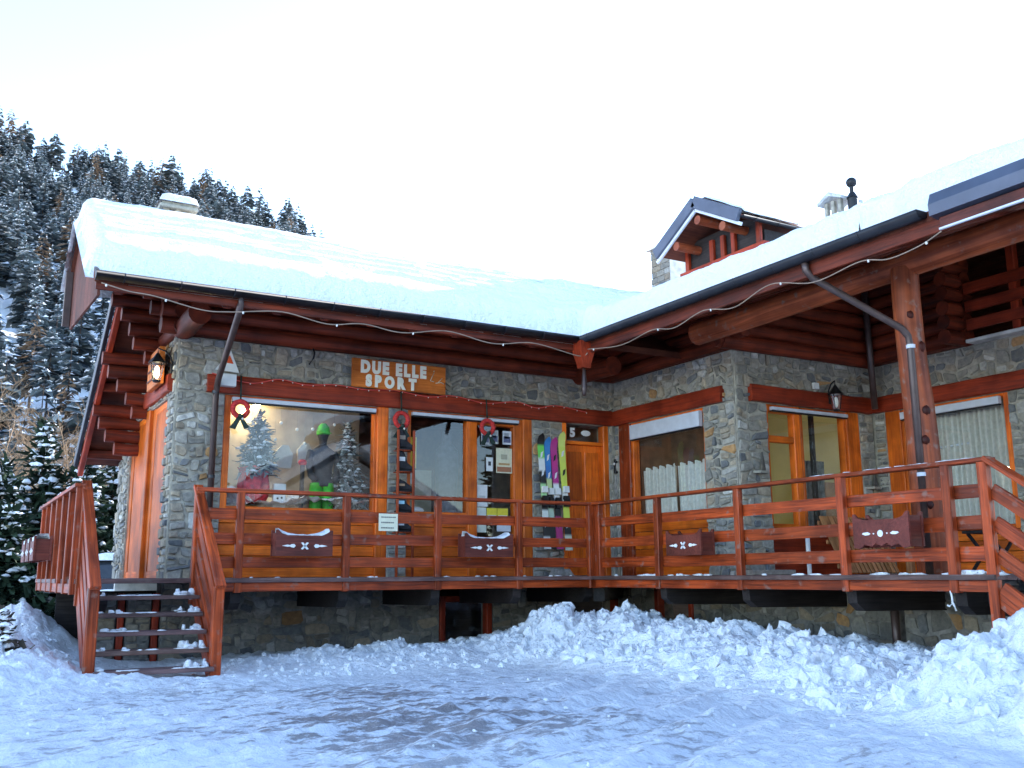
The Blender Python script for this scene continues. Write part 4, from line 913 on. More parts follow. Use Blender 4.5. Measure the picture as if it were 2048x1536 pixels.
planter((6.30, 11.74, 2.09), (1, 0, 0), (0, -1, 0), .72, 'snow filled planter with a cross carving, right of the paper notice')
planter((8.09, 9.47, 2.08), (0, 1, 0), (-1, 0, 0), .66, 'snowless cross carved planter below the curtained corner window', snow=False)
planter((8.09, 6.52, 2.12), (0, 1, 0), (-1, 0, 0), .66, 'planter with round carved dot and wavy lower edge by the column', 'dot', False, .27)
for k, y in enumerate((14.2, 14.95, 15.7)):
    planter((1.24, y, 2.07), (0, 1, 0), (-1, 0, 0), .55, ('nearest', 'middle', 'farthest')[k]+' planter on the receding left railing', 'x', True)
# ---- paper notice
t = thing('paper_notice', (4.94, 11.73, 2.17), 'cream sheet with three lines of print fixed to the railing', 'notice')
mb = MB(); mb.box(4.81, 5.07, 11.735, 11.742, 2.165, 2.385, col=(1, 1, 1)); mb.build('sheet', 'cream', t)
mb = MB()
for z in (2.34, 2.272, 2.205):
    x = 4.84
    while x < 5.02: w = random.uniform(.012, .028); mb.box(x, x+w, 11.7315, 11.7335, z-.008, z+.008, ch=0, col=(.22, .21, .18)); x += w+.005
mb.build('print', 'print', t)

# ---- shop sign
sg = thing('shop_sign', (5.77, 13.42, 4.32), 'wooden board sign with white letters DUE ELLE SPORT', 'sign')
mb = MB(); mb.box(5.01, 6.53, 13.36, 13.40, 4.335, 4.765, col=(1, 1, 1)); mb.build('board', 'sign', sg)
def letters(txt, x, z, size, pitch):
    for chx in txt:
        if chx == ' ': x += pitch*.55; continue
        Vt, Ft = text_mesh(chx, size, .008, .016); w = max(p[0] for p in Vt)-min(p[0] for p in Vt); m0 = min(p[0] for p in Vt)
        mb = MB(); mb.add([(x+(p[0]-m0)*.80, 13.352-p[2], z+p[1]) for p in Vt], Ft, None, (1, 1, 1)); mb.build('letter', 'cream2', sg); x += w*.80+pitch*.20
    return x
letters('DUE ELLE', 5.14, 4.565, .24, .15); letters('SPORT', 5.22, 4.365, .225, .25)
mb = MB(); mb.tube([(6.33, 13.352, 4.66), (6.30, 13.352, 4.60), (6.27, 13.352, 4.53), (6.33, 13.352, 4.52)], .006, 5); mb.tube([(6.32, 13.352, 4.68), (6.34, 13.352, 4.69)], .006, 5); mb.tube([(6.36, 13.352, 4.5), (6.45, 13.352, 4.52), (6.50, 13.352, 4.50)], .006, 5); mb.tube([(6.40, 13.352, 4.515), (6.47, 13.352, 4.585)], .005, 5); mb.build('skier_drawing', 'cream', sg)
# number over the door
t = thing('door_number', (9.2, 13.55, 3.85), 'white figure 5 and pale oval behind the transom glass', 'number')
Vt, Ft = text_mesh('5', .2, .004, .012); mb = MB(); mb.add([(8.96+p[0], 13.585-p[2], 3.88+p[1]) for p in Vt], Ft); mb.build('figure', 'white', t)
mb = MB(); mb.sph((9.28, 13.585, 3.95), .10, .008, .05, 16, 6); mb.build('oval_plate', 'white', t)
# ---- warning triangle, siren box
t = thing('warning_sign', (3.26, 13.45, 4.40), 'white triangular sign with a red tip half behind the downpipe', 'sign')
mb = MB(); mb.poly([(3.05, 13.43, 4.40), (3.38, 13.43, 4.38), (3.25, 13.43, 4.70)], (0, .012, 0), (1, 1, 1)); mb.build('plate', 'white', t)
mb = MB(); mb.poly([(3.165, 13.425, 4.51), (3.295, 13.425, 4.50), (3.24, 13.425, 4.62)], (0, .003, 0), (.8, .10, .02)); mb.build('print', 'print', t)
mb = MB(); mb.box(3.10, 3.31, 13.28, 13.40, 4.16, 4.33, col=(1, 1, 1)); tag(mb.build('alarm_box', 'white'), 'white alarm box on the lintel beside the downpipe', 'box')
# ---- cable hanging from the logs
mb = MB(); mb.tube([(4.42, 13.42, 4.86), (4.44, 13.40, 4.78), (4.43, 13.40, 4.70), (4.37, 13.42, 4.60)], .014, 6); tag(mb.build('hanging_cable', 'black'), 'short black cable hanging on the stone above the display window', 'cable')
# ---- lanterns
def lantern(p, out, label, lit, drop=.0):
    p = V3(p); ou = V3(out); t = thing('wall_lantern', p, label, 'lamp', None); c = p+ou*.20
    mb = MB(); mb.tube([p+V3((0, 0, .05)), p+ou*.03+V3((0, 0, .16)), p+ou*.10+V3((0, 0, .24)), c+V3((0, 0, .27)), c+V3((0, 0, .20))], .012, 6); mb.box(*(p[0]-.03, p[0]+.03, p[1]-.03, p[1]+.03, p[2]-.06, p[2]+.06)); mb.build('bracket', 'black', t)
    mb = MB(); mb.cyl(c+V3((0, 0, .06)), c+V3((0, 0, .13)), .125, .07, 8, smooth=False); mb.cyl(c+V3((0, 0, .13)), c+V3((0, 0, .20)), .065, .02, 8, smooth=False); mb.build('cap', 'black', t)
    mb = MB(); mb.cyl(c+V3((0, 0, -.17)), c+V3((0, 0, .055)), .055, .095, 8, cap=False, smooth=False); mb.build('glass_shade', 'glass', t)
    mb = MB()
    for k in range(4): a = k*math.pi/2+.4; mb.tube([c+V3((.056*math.cos(a), .056*math.sin(a), -.17)), c+V3((.096*math.cos(a), .096*math.sin(a), .055))], .006, 4)
    mb.cyl(c+V3((0, 0, -.20)), c+V3((0, 0, -.172)), .045, .058, 8); mb.build('cage', 'black', t)
    mb = MB(); mb.sph(c+V3((0, 0, -.06)), .035, .035, .085, 10, 8); mb.build('bulb', 'bulb' if lit else 'led', t)
    return t
lantern((2.52, 13.60, 4.38), (-1, 0, 0), 'black wall lantern with lit bulb at the left corner', True)
lantern((11.66, 10.44, 4.22), (-.25, -.97, 0), 'black wall lantern over the terrace door, unlit', False)
mb = MB(); mb.box(11.34, 11.44, 10.40, 10.45, 4.37, 4.47, col=(1, 1, 1)); tag(mb.build('sensor_box', 'white'), 'small white sensor box beside the unlit lantern', 'box')
# ---- projecting box sign on the west wall
t = thing('hanging_board', (2.4, 14.1, 4.0), 'brown wooden board on the side wall behind the lit lantern', 'sign')
mb = MB(); mb.box(2.36, 2.44, 13.75, 14.55, 4.2, 4.72, col=(1, 1, 1)); mb.build('board', 'sign', t); mb = MB()
for z in (4.32, 4.46, 4.6): mb.box(2.345, 2.355, 13.8, 14.5, z-.012, z+.012, ch=0)
mb.build('batten', 'planter', t)
# ---- cables with bulbs under the gutters
def swag(name, pts, label, r, m, bm, step, br, sub=8):
    pts = [V3(p) for p in pts]; path = []
    for k in range(len(pts)-1):
        for j in range(sub):
            t = j/sub; p0 = pts[max(k-1, 0)]; p1 = pts[k]; p2 = pts[k+1]; p3 = pts[min(k+2, len(pts)-1)]
            path.append(.5*((2*p1)+(-p0+p2)*t+(2*p0-5*p1+4*p2-p3)*t*t+(-p0+3*p1-3*p2+p3)*t**3))
    path.append(pts[-1]); t = thing(name, pts[0], label, 'lights'); mb = MB(); mb.tube(path, r, 5); mb.build('cable', m, t)
    for k in range(2, len(path), step): mb = MB(); mb.sph(path[k]-V3((0, 0, br*.8)), br, br, br*1.3, 6, 4); mb.build('bulb', bm, t)
    return t
swag('string_lights', [(1.29, 11.38, 4.83), (1.58, 11.37, 4.77), (1.87, 11.37, 4.75), (2.39, 11.37, 4.66), (2.74, 11.37, 4.68), (3.34, 11.37, 4.76), (3.92, 11.37, 4.68), (4.39, 11.37, 4.74), (4.93, 11.37, 4.69), (5.58, 11.37, 4.79), (6.27, 11.37, 4.70), (6.91, 11.37, 4.78), (7.66, 11.37, 4.68), (7.78, 11.30, 4.72)], 'beige light cable swagged under the left gutter', .0075, 'cable', 'led', 16, .014)
swag('string_lights', [(7.72, 11.21, 4.75), (7.71, 10.4, 4.64), (7.71, 9.73, 4.70), (7.71, 9.28, 4.63), (7.71, 8.73, 4.72), (7.71, 8.2, 4.63), (7.71, 7.61, 4.75), (7.71, 6.99, 4.61), (7.71, 6.38, 4.66), (7.71, 6.04, 4.59), (7.72, 5.69, 4.62), (7.75, 5.47, 4.70)], 'beige light cable swagged under the right gutter', .0065, 'cable', 'led', 16, .013)
pts = []
x = 3.0; k = 0
while x < 9.6: pts.append((x, 13.39, 4.335-(.0 if k % 2 == 0 else random.uniform(.03, .11)))); x += random.uniform(.35, .6); k += 1
swag('red_light_chain', pts, 'thin red light chain draped along the shop lintel', .009, 'redled', 'led', 3, .010)
# ---- wreaths
def wreath(x, z, label):
    t = thing('wreath', (x, 13.36, z-.14), label, 'wreath', 'red wreaths hung from the shop lintel'); mb = MB(); R = .105; vs = []; fs = []; n, m_ = 20, 8
    for i in range(n):
        a = 2*math.pi*i/n
        for j in range(m_): b = 2*math.pi*j/m_; rr = .036*random.uniform(.88, 1.12); vs.append((x+(R+rr*math.cos(b))*math.cos(a), 13.345+rr*math.sin(b), z+(R+rr*math.cos(b))*math.sin(a)))
    fs = [(i*m_+j, i*m_+(j+1) % m_, ((i+1) % n)*m_+(j+1) % m_, ((i+1) % n)*m_+j) for i in range(n) for j in range(m_)]
    mb.add(vs, fs, None, (1, 1, 1), True); mb.build('ring', 'redplush', t)
    mb = MB(); mb.poly([(x-.02, 13.31, z-.08), (x-.15, 13.30, z-.27), (x-.07, 13.30, z-.29), (x+.01, 13.31, z-.12)], (0, .012, 0)); mb.poly([(x, 13.30, z-.08), (x+.12, 13.29, z-.25), (x+.05, 13.29, z-.28), (x-.02, 13.30, z-.12)], (0, .012, 0)); mb.sph((x, 13.30, z-.10), .04, .03, .035, 8, 5); mb.build('bow', 'darkgreen', t)
    mb = MB(); mb.sph((x+.02, 13.28, z-.14), .018, n=6, m=4); mb.build('bell', 'led', t)
    mb = MB(); mb.tube([(x, 13.35, z+.12), (x, 13.37, 4.20), (x, 13.385, 4.33)], .012, 5); mb.build('ribbon', 'darkgreen', t)
wreath(3.40, 3.86, 'red wreath with dark bow by the downpipe, at the display window corner'); wreath(5.80, 3.89, 'red wreath hanging above the boot rack'); wreath(7.26, 3.88, 'red wreath with dark bow on the glazed shop door')
# ---- boot rack and boots
t = thing('boot_rack', (5.82, 13.4, DECK), 'narrow red ladder rack for boots on the stone pier', 'rack')
for x in (5.70, 5.95): mb = MB(); mb.box(x-.015, x+.015, 13.20, 13.24, DECK, 3.72); mb.build('upright', 'rail', t)
RZ = [3.42, 3.10, 2.80, 2.50, 2.22]
for z in RZ:
    for y in (13.22, 13.36): mb = MB(); mb.tube([(5.69, y, z), (5.96, y, z)], .010, 6); mb.build('rung', 'rail', t)
def boot(x, y, z, s, label, hi, accent):
    t = thing('boot', (x, y, z), label, 'boot', 'boots on the ladder rack'); vs = []; secs = [(-.11, .03, .035, .30*hi), (-.06, .045, .05, .30*hi), (0, .045, .05, .26*hi), (.04, .045, .05, .12), (.09, .042, .045, .085), (.14, .03, .035, .05)]; n = 8
    for (u, w0, w1, h) in secs:
        for k in range(n): a = 2*math.pi*k/n; vs.append((x+u*s, y+w1*math.cos(a)*s, z+.02+h*s*(.5+.5*math.sin(a))))
    fs = [(k*n+i, k*n+(i+1) % n, (k+1)*n+(i+1) % n, (k+1)*n+i) for k in range(len(secs)-1) for i in range(n)]+[tuple(range(n)), tuple(range(len(vs)-1, len(vs)-n-1, -1))]
    mb = MB(); mb.add(vs, fs, None, (1, 1, 1), True); mb.build('upper', 'charcoal', t)
    mb = MB(); mb.poly([(x-.13*s, y-.045*s, z), (x+.15*s, y-.04*s, z), (x+.16*s, y+.04*s, z), (x-.13*s, y+.045*s, z)], (0, 0, .022)); mb.build('sole', 'black', t)
    mb = MB(); mb.poly([(x-.10*s, y-.053*s, z+.15*hi*s), (x-.01*s, y-.054*s, z+.15*hi*s), (x-.01*s, y-.054*s, z+.21*hi*s), (x-.10*s, y-.053*s, z+.21*hi*s)], (0, .006, 0), accent); mb.build('strap', 'print', t)
for z, nm, hi, ac in zip(RZ, ('top', 'second', 'third', 'fourth', 'lowest visible'), (1, 1, .55, .8, .6), ((.25, .2, .16), (.7, .7, .7), (.4, .25, .14), (.35, .65, .8), (.6, .6, .62))):
    boot(5.83, 13.29, z+.012, 1.0, 'dark boot on the '+nm+' rung of the ladder rack', hi, ac)
# ---- skis in the stone niche
def ski(x, y0, z0, L, w, cols, label, lean):
    t = thing('ski', (x, y0, z0), label, 'ski', 'skis leaning in the stone niche'); n = 44; vs = []; cl = []
    for k in range(n+1):
        s = k/n; wd = w*(.40+.12*abs(s-.5)*2)*(1 if s < .93 else math.sqrt(max(0, 1-((s-.93)/.07)**2))+.06); tip = .09*max(0, (s-.88)/.12)**2; c = cols[min(int(s*len(cols)), len(cols)-1)]
        yy = y0+lean*s-tip; zz = z0+L*s
        for (a, b) in ((-wd, 0), (wd, 0), (wd, .014), (-wd, .014)): vs.append((x+a, yy+b, zz)); cl.append(c)
    fs = [(k*4+i, k*4+(i+1) % 4, (k+1)*4+(i+1) % 4, (k+1)*4+i) for k in range(n) for i in range(4)]+[(0, 1, 2, 3), (n*4, n*4+1, n*4+2, n*4+3)]
    mb = MB(); mb.add(vs, fs, None, cl); mb.build('blade', 'ski', t)
    for (s, h, c) in ((.36, .13, 'black'), (.48, .10, 'white'), (.42, .06, 'black')):
        zz = z0+L*s; yy = y0+lean*s; mb = MB(); mb.poly([(x-w*.42, yy, zz), (x+w*.42, yy, zz), (x+w*.34, yy, zz+h), (x-w*.34, yy, zz+h)], (0, -.055, 0)); mb.build('binding', c, t)
    for (s) in (.18, .62, .78):
        zz = z0+L*s; yy = y0+lean*s; mb = MB(); c = random.choice([(.02, .02, .02), (.85, .85, .85)]); mb.poly([(x-w*.22, yy-.001, zz), (x+w*.10, yy-.001, zz+.03), (x+w*.24, yy-.001, zz+.12), (x-w*.12, yy-.001, zz+.09)], (0, -.003, 0), c); mb.build('graphic', 'print', t)
K = (.02, .02, .02)
ski(8.27, 13.22, DECK+.42, 1.85, .12, [(.78, .78, .74), K, (.75, .8, .72), K, (.45, .75, .35), K, (.78, .8, .76), (.2, .7, .12), K], 'black and white ski with green tip, leftmost in the niche', .2)
ski(8.40, 13.26, DECK+.42, 1.80, .11, [K, K, (.5, .65, .5), K, (.6, .7, .3), (.05, .2, .55), (.05, .25, .6), (.05, .25, .6)], 'blue tipped ski between the black and the magenta one', .17)
ski(8.52, 13.24, DECK+.42, 1.80, .12, [(.5, .04, .2), (.5, .04, .2), K, (.8, .8, .8), (.5, .04, .25), (.55, .04, .25), (.5, .05, .25)], 'magenta ski second from the right in the niche', .18)
ski(8.66, 13.20, DECK+.40, 1.92, .125, [(.7, .72, .55), K, (.68, .75, .1), (.8, .8, .75), (.70, .78, .12), (.70, .78, .12), (.70, .78, .14), (.72, .8, .2)], 'tall yellow green ski beside the wooden door', .2)
mb = MB(); mb.poly([(8.30, 13.0, DECK+.002), (8.62, 13.0, DECK+.002), (8.56, 13.05, DECK+.11), (8.36, 13.05, DECK+.11)], (0, .22, 0)); tag(mb.build('door_stop_box', 'greycloth'), 'low grey wedge shaped box under the skis', 'box')
# ---- thermometer / key board on the corner stone
t = thing('wall_gadget', (9.72, 13.25, 2.8), 'narrow black and white gadget on the stone strip in the corner', 'gadget')
mb = MB(); mb.box(9.745, 9.795, 13.40, 13.45, 3.28, 3.52, col=(1, 1, 1)); mb.build('case', 'black', t); mb = MB(); mb.box(9.745, 9.79, 13.40, 13.45, 2.8, 3.25, col=(1, 1, 1)); mb.build('plate', 'greycloth', t); mb = MB(); mb.sph((9.74, 13.425, 3.44), .022); mb.build('dial', 'white', t)
# ---- slatted wooden screen leaning on the wall
t = thing('slatted_bench', (11.5, 10.0, DECK), 'folded slatted wooden bench leaning under the wide pane', 'bench')
for k in range(13):
    x = 11.0+k*.088; mb = MB(); mb.bar((x, 9.72, DECK+.02), (x+.10, 10.22, 2.42), .05 if k > 2 else .075, .025); mb.build('slat', 'slat', t)
for f in (.12, .55, .9): mb = MB(); mb.bar((10.95+.1*f, 9.75+.5*f+.03, DECK+.02+.8*f), (12.1+.1*f, 9.75+.5*f+.03, DECK+.02+.8*f), .03, .06); mb.build('rail', 'slat', t)
mb = MB(); mb.box(12.2, 12.3, 9.6, 9.7, DECK, 2.15); mb.box(12.2, 12.26, 10.0, 10.1, DECK, 2.35); mb.box(12.19, 12.31, 9.55, 10.15, 2.15, 2.19); tag(mb.build('wooden_stand', 'slat'), 'plain wooden stand behind the dotted planter', 'stand')
# folding stool
t = thing('folding_stool', (9.6, 6.5, DECK), 'dark folding stool with crossed legs between the last posts', 'stool')
for (a, b) in ((-.16, .16), (.16, -.16)):
    for x in (9.4, 9.75): mb = MB(); mb.bar((x, 6.5+a, DECK), (x, 6.5+b, DECK+.42), .03, .03); mb.build('leg', 'dark', t)
mb = MB(); mb.box(9.36, 9.79, 6.3, 6.7, DECK+.42, DECK+.45); mb.build('seat', 'dark', t)
# stone block at the corner, white marker post
mb = MB(); mb.box(9.55, 10.35, 10.05, 10.4, DECK+.002, DECK+.07, col=(.34, .30, .26)); tag(mb.build('stone_step', 'stone'), 'flat stone slab on the deck below the side light', 'slab')
mb = MB(); mb.box(8.98, 9.02, 8.5, 8.54, DECK+.002, DECK+.48, col=(1, 1, 1)); tag(mb.build('marker_post', 'white'), 'short white marker post behind the middle railing', 'post')
# hook of hose below the deck
mb = MB(); mb.tube([(8.10, 5.97, 1.44), (8.10, 5.96, 1.38), (8.09, 5.95, 1.33), (8.08, 5.98, 1.30), (8.08, 6.0, 1.31)], .010, 6); mb.tube([(8.09, 5.955, 1.34), (8.08, 5.93, 1.31), (8.08, 5.915, 1.26)], .011, 6); tag(mb.build('hose_end', 'white'), 'white hose end dangling below the deck near the right stairs', 'hose')
# small wall ledges on the stone
for (p, lab) in (((10.16, 10.46, 3.06), 'small stone candle ledge left of the side light'), ((12.52, 10.46, 2.92), 'small stone candle ledge in the right corner pier')):
    mb = MB(); mb.poly([(p[0]-.12, p[1], p[2]), (p[0]-.08, p[1]-.12, p[2]), (p[0]+.08, p[1]-.12, p[2]), (p[0]+.12, p[1], p[2])], (0, 0, -.035), (.33, .31, .26)); t = mb.build('stone_ledge', 'stone'); tag(t, lab, 'ledge')
    mb = MB(); mb.poly([(p[0]+.02, p[1]-.01, p[2]+.002), (p[0]+.05, p[1]-.01, p[2]+.28), (p[0]+.085, p[1]-.01, p[2]+.10), (p[0]+.10, p[1]-.01, p[2]+.002)], (0, -.03, 0), (.09, .08, .07)); mb.build('slate_fin', 'stone', t)

# ================================================================== SHOP WINDOW DISPLAY
# fake snow
A, B = np.meshgrid(np.linspace(3.34, 5.42, 60), np.linspace(13.62, 14.5, 24))
Z = SILL+.12+.26*np.clip(.35+fbm(A*3.2, B*3.2, 101)*1.8, 0, 1)+.03*fbm(A*14, B*14, 103)
mb = MB(); mb.grid(A, B, Z); tag(mb.build('cotton_snow', 'snow'), 'white cotton snow spread along the display window floor', None, None, 'stuff')

def conifer(H, R, layers, per, seed, snow=.5, leaf=.12, dens=8, green=((.018, .040, .020), (.035, .062, .030)), base=.06, sblob=(.05, .10)):
    """leafy conifer: returns trunk MB, crown arrays"""
    rng = np.random.default_rng(seed); cv = []; cf = []; cc = []
    def quad(c, d, n, w, l, col):
        s = np.cross(d, n); s /= (np.linalg.norm(s)+1e-9); o = len(cv)
        cv.extend([c-s*w*.5, c+s*w*.5, c+d*l+s*w*.22, c+d*l-s*w*.22]); cf.append((o, o+1, o+2, o+3)); cc.extend([col]*4)
    def blob(c, rx, rz):
        o = len(cv); k = 7; a0 = rng.uniform(0, 6)
        cv.append(c+V3((0, 0, rz)))
        for ring, (rr, zz) in enumerate(((.62, .72), (1.0, .1), (.8, -.25))):
            for i in range(k):
                a = a0+2*math.pi*i/k; q = rng.uniform(.75, 1.2); cv.append(c+V3((math.cos(a)*rx*rr*q, math.sin(a)*rx*rr*q*.8, rz*zz)))
        for i in range(k): cf.append((o, o+1+i, o+1+(i+1) % k))
        for rg in range(2):
            for i in range(k): b0 = o+1+rg*k; cf.append((b0+i, b0+k+i, b0+k+(i+1) % k, b0+(i+1) % k))
        cc.extend([(.84, .86, .88)]*(1+3*k))
    for L in range(layers):
        t = L/(layers-1); z = H*(base+(1-base)*t); rad_ = R*(1-t)**.85*rng.uniform(.8, 1.12)+.03*R
        for b in range(max(3, int(per*(1-.55*t)))):
            a = rng.uniform(0, 2*math.pi); ln = rad_*rng.uniform(.65, 1.1); up = .25*t-.30*(1-t)+rng.normal(0, .08); d = V3((math.cos(a), math.sin(a), up)); d /= np.linalg.norm(d)
            n_ = max(2, int(dens*ln/R*1.3)+1)
            for q in range(n_):
                s = (q+rng.uniform(0, 1))/n_; c = V3((0, 0, z))+d*ln*s+V3((0, 0, -.14*ln*s*s)); dd = d+rng.normal(0, .55, 3); dd /= np.linalg.norm(dd)
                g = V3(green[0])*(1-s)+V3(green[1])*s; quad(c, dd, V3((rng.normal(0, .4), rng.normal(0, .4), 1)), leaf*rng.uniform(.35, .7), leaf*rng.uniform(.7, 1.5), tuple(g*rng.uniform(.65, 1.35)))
            if rng.uniform() < snow: s = rng.uniform(.45, .95); blob(V3((0, 0, z))+d*ln*s+V3((0, 0, -.10*ln*s*s+.01)), rng.uniform(*sblob)*(1-.4*t), rng.uniform(*sblob)*.5)
    return np.array(cv), cf, np.array(cc)
def tree_thing(name, loc, H, R, label, cat, group=None, trunk_r=None, **k):
    t = thing(name, loc, label, cat, group); cv, cf, cc = conifer(H, R, **k)
    raw('crown', cv+V3(loc), cf, cc, 'tree', t, origin=loc); mb = MB(); mb.cyl(loc, V3(loc)+V3((0, 0, H*.97)), trunk_r or H*.018, .004, 7, col=(.10, .07, .05)); mb.build('trunk', 'bark', t); return t
tree_thing('flocked_tree', (3.80, 13.86, 3.08), .80, .36, 'small flocked tree in a red wrapped pot in the display window', 'tree', 'flocked trees in the shop window', layers=20, per=10, seed=5, snow=1.0, leaf=.10, dens=9, sblob=(.035, .075), green=((.035, .045, .042), (.26, .29, .29)))
tree_thing('flocked_tree', (5.18, 13.95, 2.60), 1.25, .34, 'small flocked tree at the right side of the display window', 'tree', 'flocked trees in the shop window', layers=24, per=10, seed=6, snow=1.0, leaf=.10, dens=9, sblob=(.035, .075), green=((.035, .045, .042), (.26, .29, .29)))
vs = []; n = 18
for k, (z, r) in enumerate(((2.62, .14), (2.72, .20), (2.86, .215), (3.02, .20), (3.12, .235))):
    for i in range(n): a = 2*math.pi*i/n; q = r*(1+.10*math.sin(i*2.7+k)+random.uniform(-.05, .05)); vs.append((3.78+q*math.cos(a), 13.88+q*math.sin(a)*.8, z+random.uniform(-.02, .02)*(k == 4)))
fs = [(k*n+i, k*n+(i+1) % n, (k+1)*n+(i+1) % n, (k+1)*n+i) for k in range(4) for i in range(n)]
mb = MB(); mb.add(vs, fs, None, (1, 1, 1), False); tag(mb.build('wrapped_pot', 'red'), 'crumpled red wrapped pot under the left flocked tree', 'pot')
# mannequin in green trousers and cap
t = thing('mannequin', (4.80, 13.95, SILL), 'shop mannequin in dark jacket, lime green cap and green trousers', 'mannequin')
def lathe(mb, secs, cx, cy, n=14, col=(1, 1, 1)):
    vs = []
    for (z, rx, ry) in secs:
        for i in range(n): a = 2*math.pi*i/n; vs.append((cx+rx*math.cos(a), cy+ry*math.sin(a), z))
    mb.add(vs, [(k*n+i, k*n+(i+1) % n, (k+1)*n+(i+1) % n, (k+1)*n+i) for k in range(len(secs)-1) for i in range(n)]+[tuple(range(n)), tuple(range(len(vs)-1, len(vs)-n-1, -1))], None, col, True)
mb = MB(); lathe(mb, [(2.90, .15, .11), (3.0, .16, .12), (3.15, .15, .11), (3.3, .18, .12), (3.42, .19, .11), (3.48, .10, .08), (3.52, .055, .055), (3.58, .06, .06), (3.66, .08, .09), (3.74, .075, .085)], 4.80, 13.95); 
for s in (-1, 1): mb.tube([(4.80+s*.17, 13.95, 3.42), (4.80+s*.22, 13.93, 3.25), (4.80+s*.20, 13.86, 3.05), (4.80+s*.14, 13.82, 2.98)], [.06, .055, .05, .045], 8)
mb.build('body', 'charcoal', t)
mb = MB(); lathe(mb, [(3.67, .095, .105), (3.72, .10, .11), (3.79, .085, .095), (3.84, .04, .05)], 4.80, 13.95); mb.poly([(4.72, 13.86, 3.685), (4.88, 13.86, 3.685), (4.86, 13.75, 3.67), (4.74, 13.75, 3.67)], (0, 0, .012)); mb.build('cap', 'green', t)
mb = MB()
for s in (-1, 1): lathe(mb, [(2.48, .085, .09), (2.6, .09, .095), (2.8, .095, .10), (2.95, .085, .10)], 4.80+s*.09, 13.95)
mb.build('trousers', 'green', t)
for k, (x, z) in enumerate(((3.72, 3.78), (4.14, 3.80), (4.38, 3.72), (4.62, 3.74), (4.95, 3.83), (5.12, 3.74), (4.5, 3.52), (4.06, 3.55))):
    t = thing('hanging_bauble', (x, 13.9, z), ('white bauble hung in the display window'), 'ornament', 'white baubles in the display window'); mb = MB(); mb.sph((x, 13.9, z), .026, n=8, m=6); mb.build('ball', 'white', t); mb = MB(); mb.tube([(x, 13.9, z+.02), (x, 13.9, 4.2)], .002, 3); mb.build('thread', 'greycloth', t)
t = thing('ski_pole_stand', (4.48, 13.95, SILL), 'dark upright with red handle between the tree and the mannequin', 'stand'); mb = MB(); mb.tube([(4.48, 13.9, SILL), (4.49, 13.92, 3.2)], .035, 8); mb.build('shaft', 'charcoal', t); mb = MB(); mb.sph((4.49, 13.92, 3.24), .07, .05, .05); mb.build('handle', 'red', t)
for (x, z, w, h, c, lab) in ((4.30, 3.35, .26, .34, (.50, .49, .45), 'grey sweater shape hung left in the display window'), (4.62, 3.42, .22, .30, (.55, .50, .46), 'grey sweater shape hung beside the green cap')):
    mb = MB(); mb.poly([(x-w*.5, 14.2, z-h*.5), (x+w*.4, 14.2, z-h*.5), (x+w*.5, 14.2, z+h*.1), (x+w*.2, 14.2, z+h*.5), (x-w*.15, 14.2, z+h*.5), (x-w*.55, 14.2, z+h*.15)], (0, .06, 0), c); tag(mb.build('sweater', 'print'), lab, 'sweater')
t = thing('paper_bag', (4.14, 13.9, SILL), 'small white bag with dark dots on the display floor', 'bag'); mb = MB(); mb.box(4.06, 4.24, 13.86, 13.94, SILL+.05, SILL+.42, col=(1, 1, 1)); mb.build('bag', 'white', t); mb = MB()
for (a, b) in ((4.11, 2.80), (4.18, 2.80), (4.12, 2.70), (4.18, 2.71)): mb.sph((a, 13.856, b), .016, .004, .016, 6, 4)
mb.build('dots', 'black', t)
t = thing('tube_lamp', (3.62, 13.8, 3.86), 'lit yellow tube lamp slanting in the top left of the display window', 'lamp'); mb = MB(); mb.cyl((3.62, 14.1, 3.94), (3.98, 14.35, 4.16), .024, n=10); mb.build('tube', 'tube', t)
# narrow window: poster, dark clothes dummy, white goggles
mb = MB(); mb.box(6.06, 6.22, 13.72, 13.725, 3.22, 3.70, col=(1, 1, 1)); tag(mb.build('poster', 'yellow'), 'tall yellow poster inside the narrow shop window', 'poster')
mb = MB(); mb.box(6.07, 6.20, 13.72, 13.726, 2.98, 3.18, col=(1, 1, 1)); tag(mb.build('poster', 'paper'), 'small white poster below the yellow one', 'poster')
mb = MB(); lathe(mb, [(2.5, .15, .12), (2.9, .17, .14), (3.3, .20, .15), (3.55, .19, .14), (3.68, .08, .08), (3.76, .08, .09), (3.88, .07, .08)], 6.85, 13.95); tag(mb.build('clothes_dummy', 'charcoal'), 'dummy in long dark coat beside the shop door', 'mannequin')
mb = MB(); mb.sph((6.22, 13.78, 2.58), .16, .08, .06, 12, 6, jit=.06); tag(mb.build('snow_goggles', 'white'), 'white goggles lying in the narrow shop window', 'goggles')
mb = MB(); mb.box(6.3, 6.9, 14.6, 14.9, 2.5, 3.3, col=(.45, .42, .30)); tag(mb.build('stacked_jumpers', 'print'), 'pile of folded jumpers inside the narrow window', 'clothes')
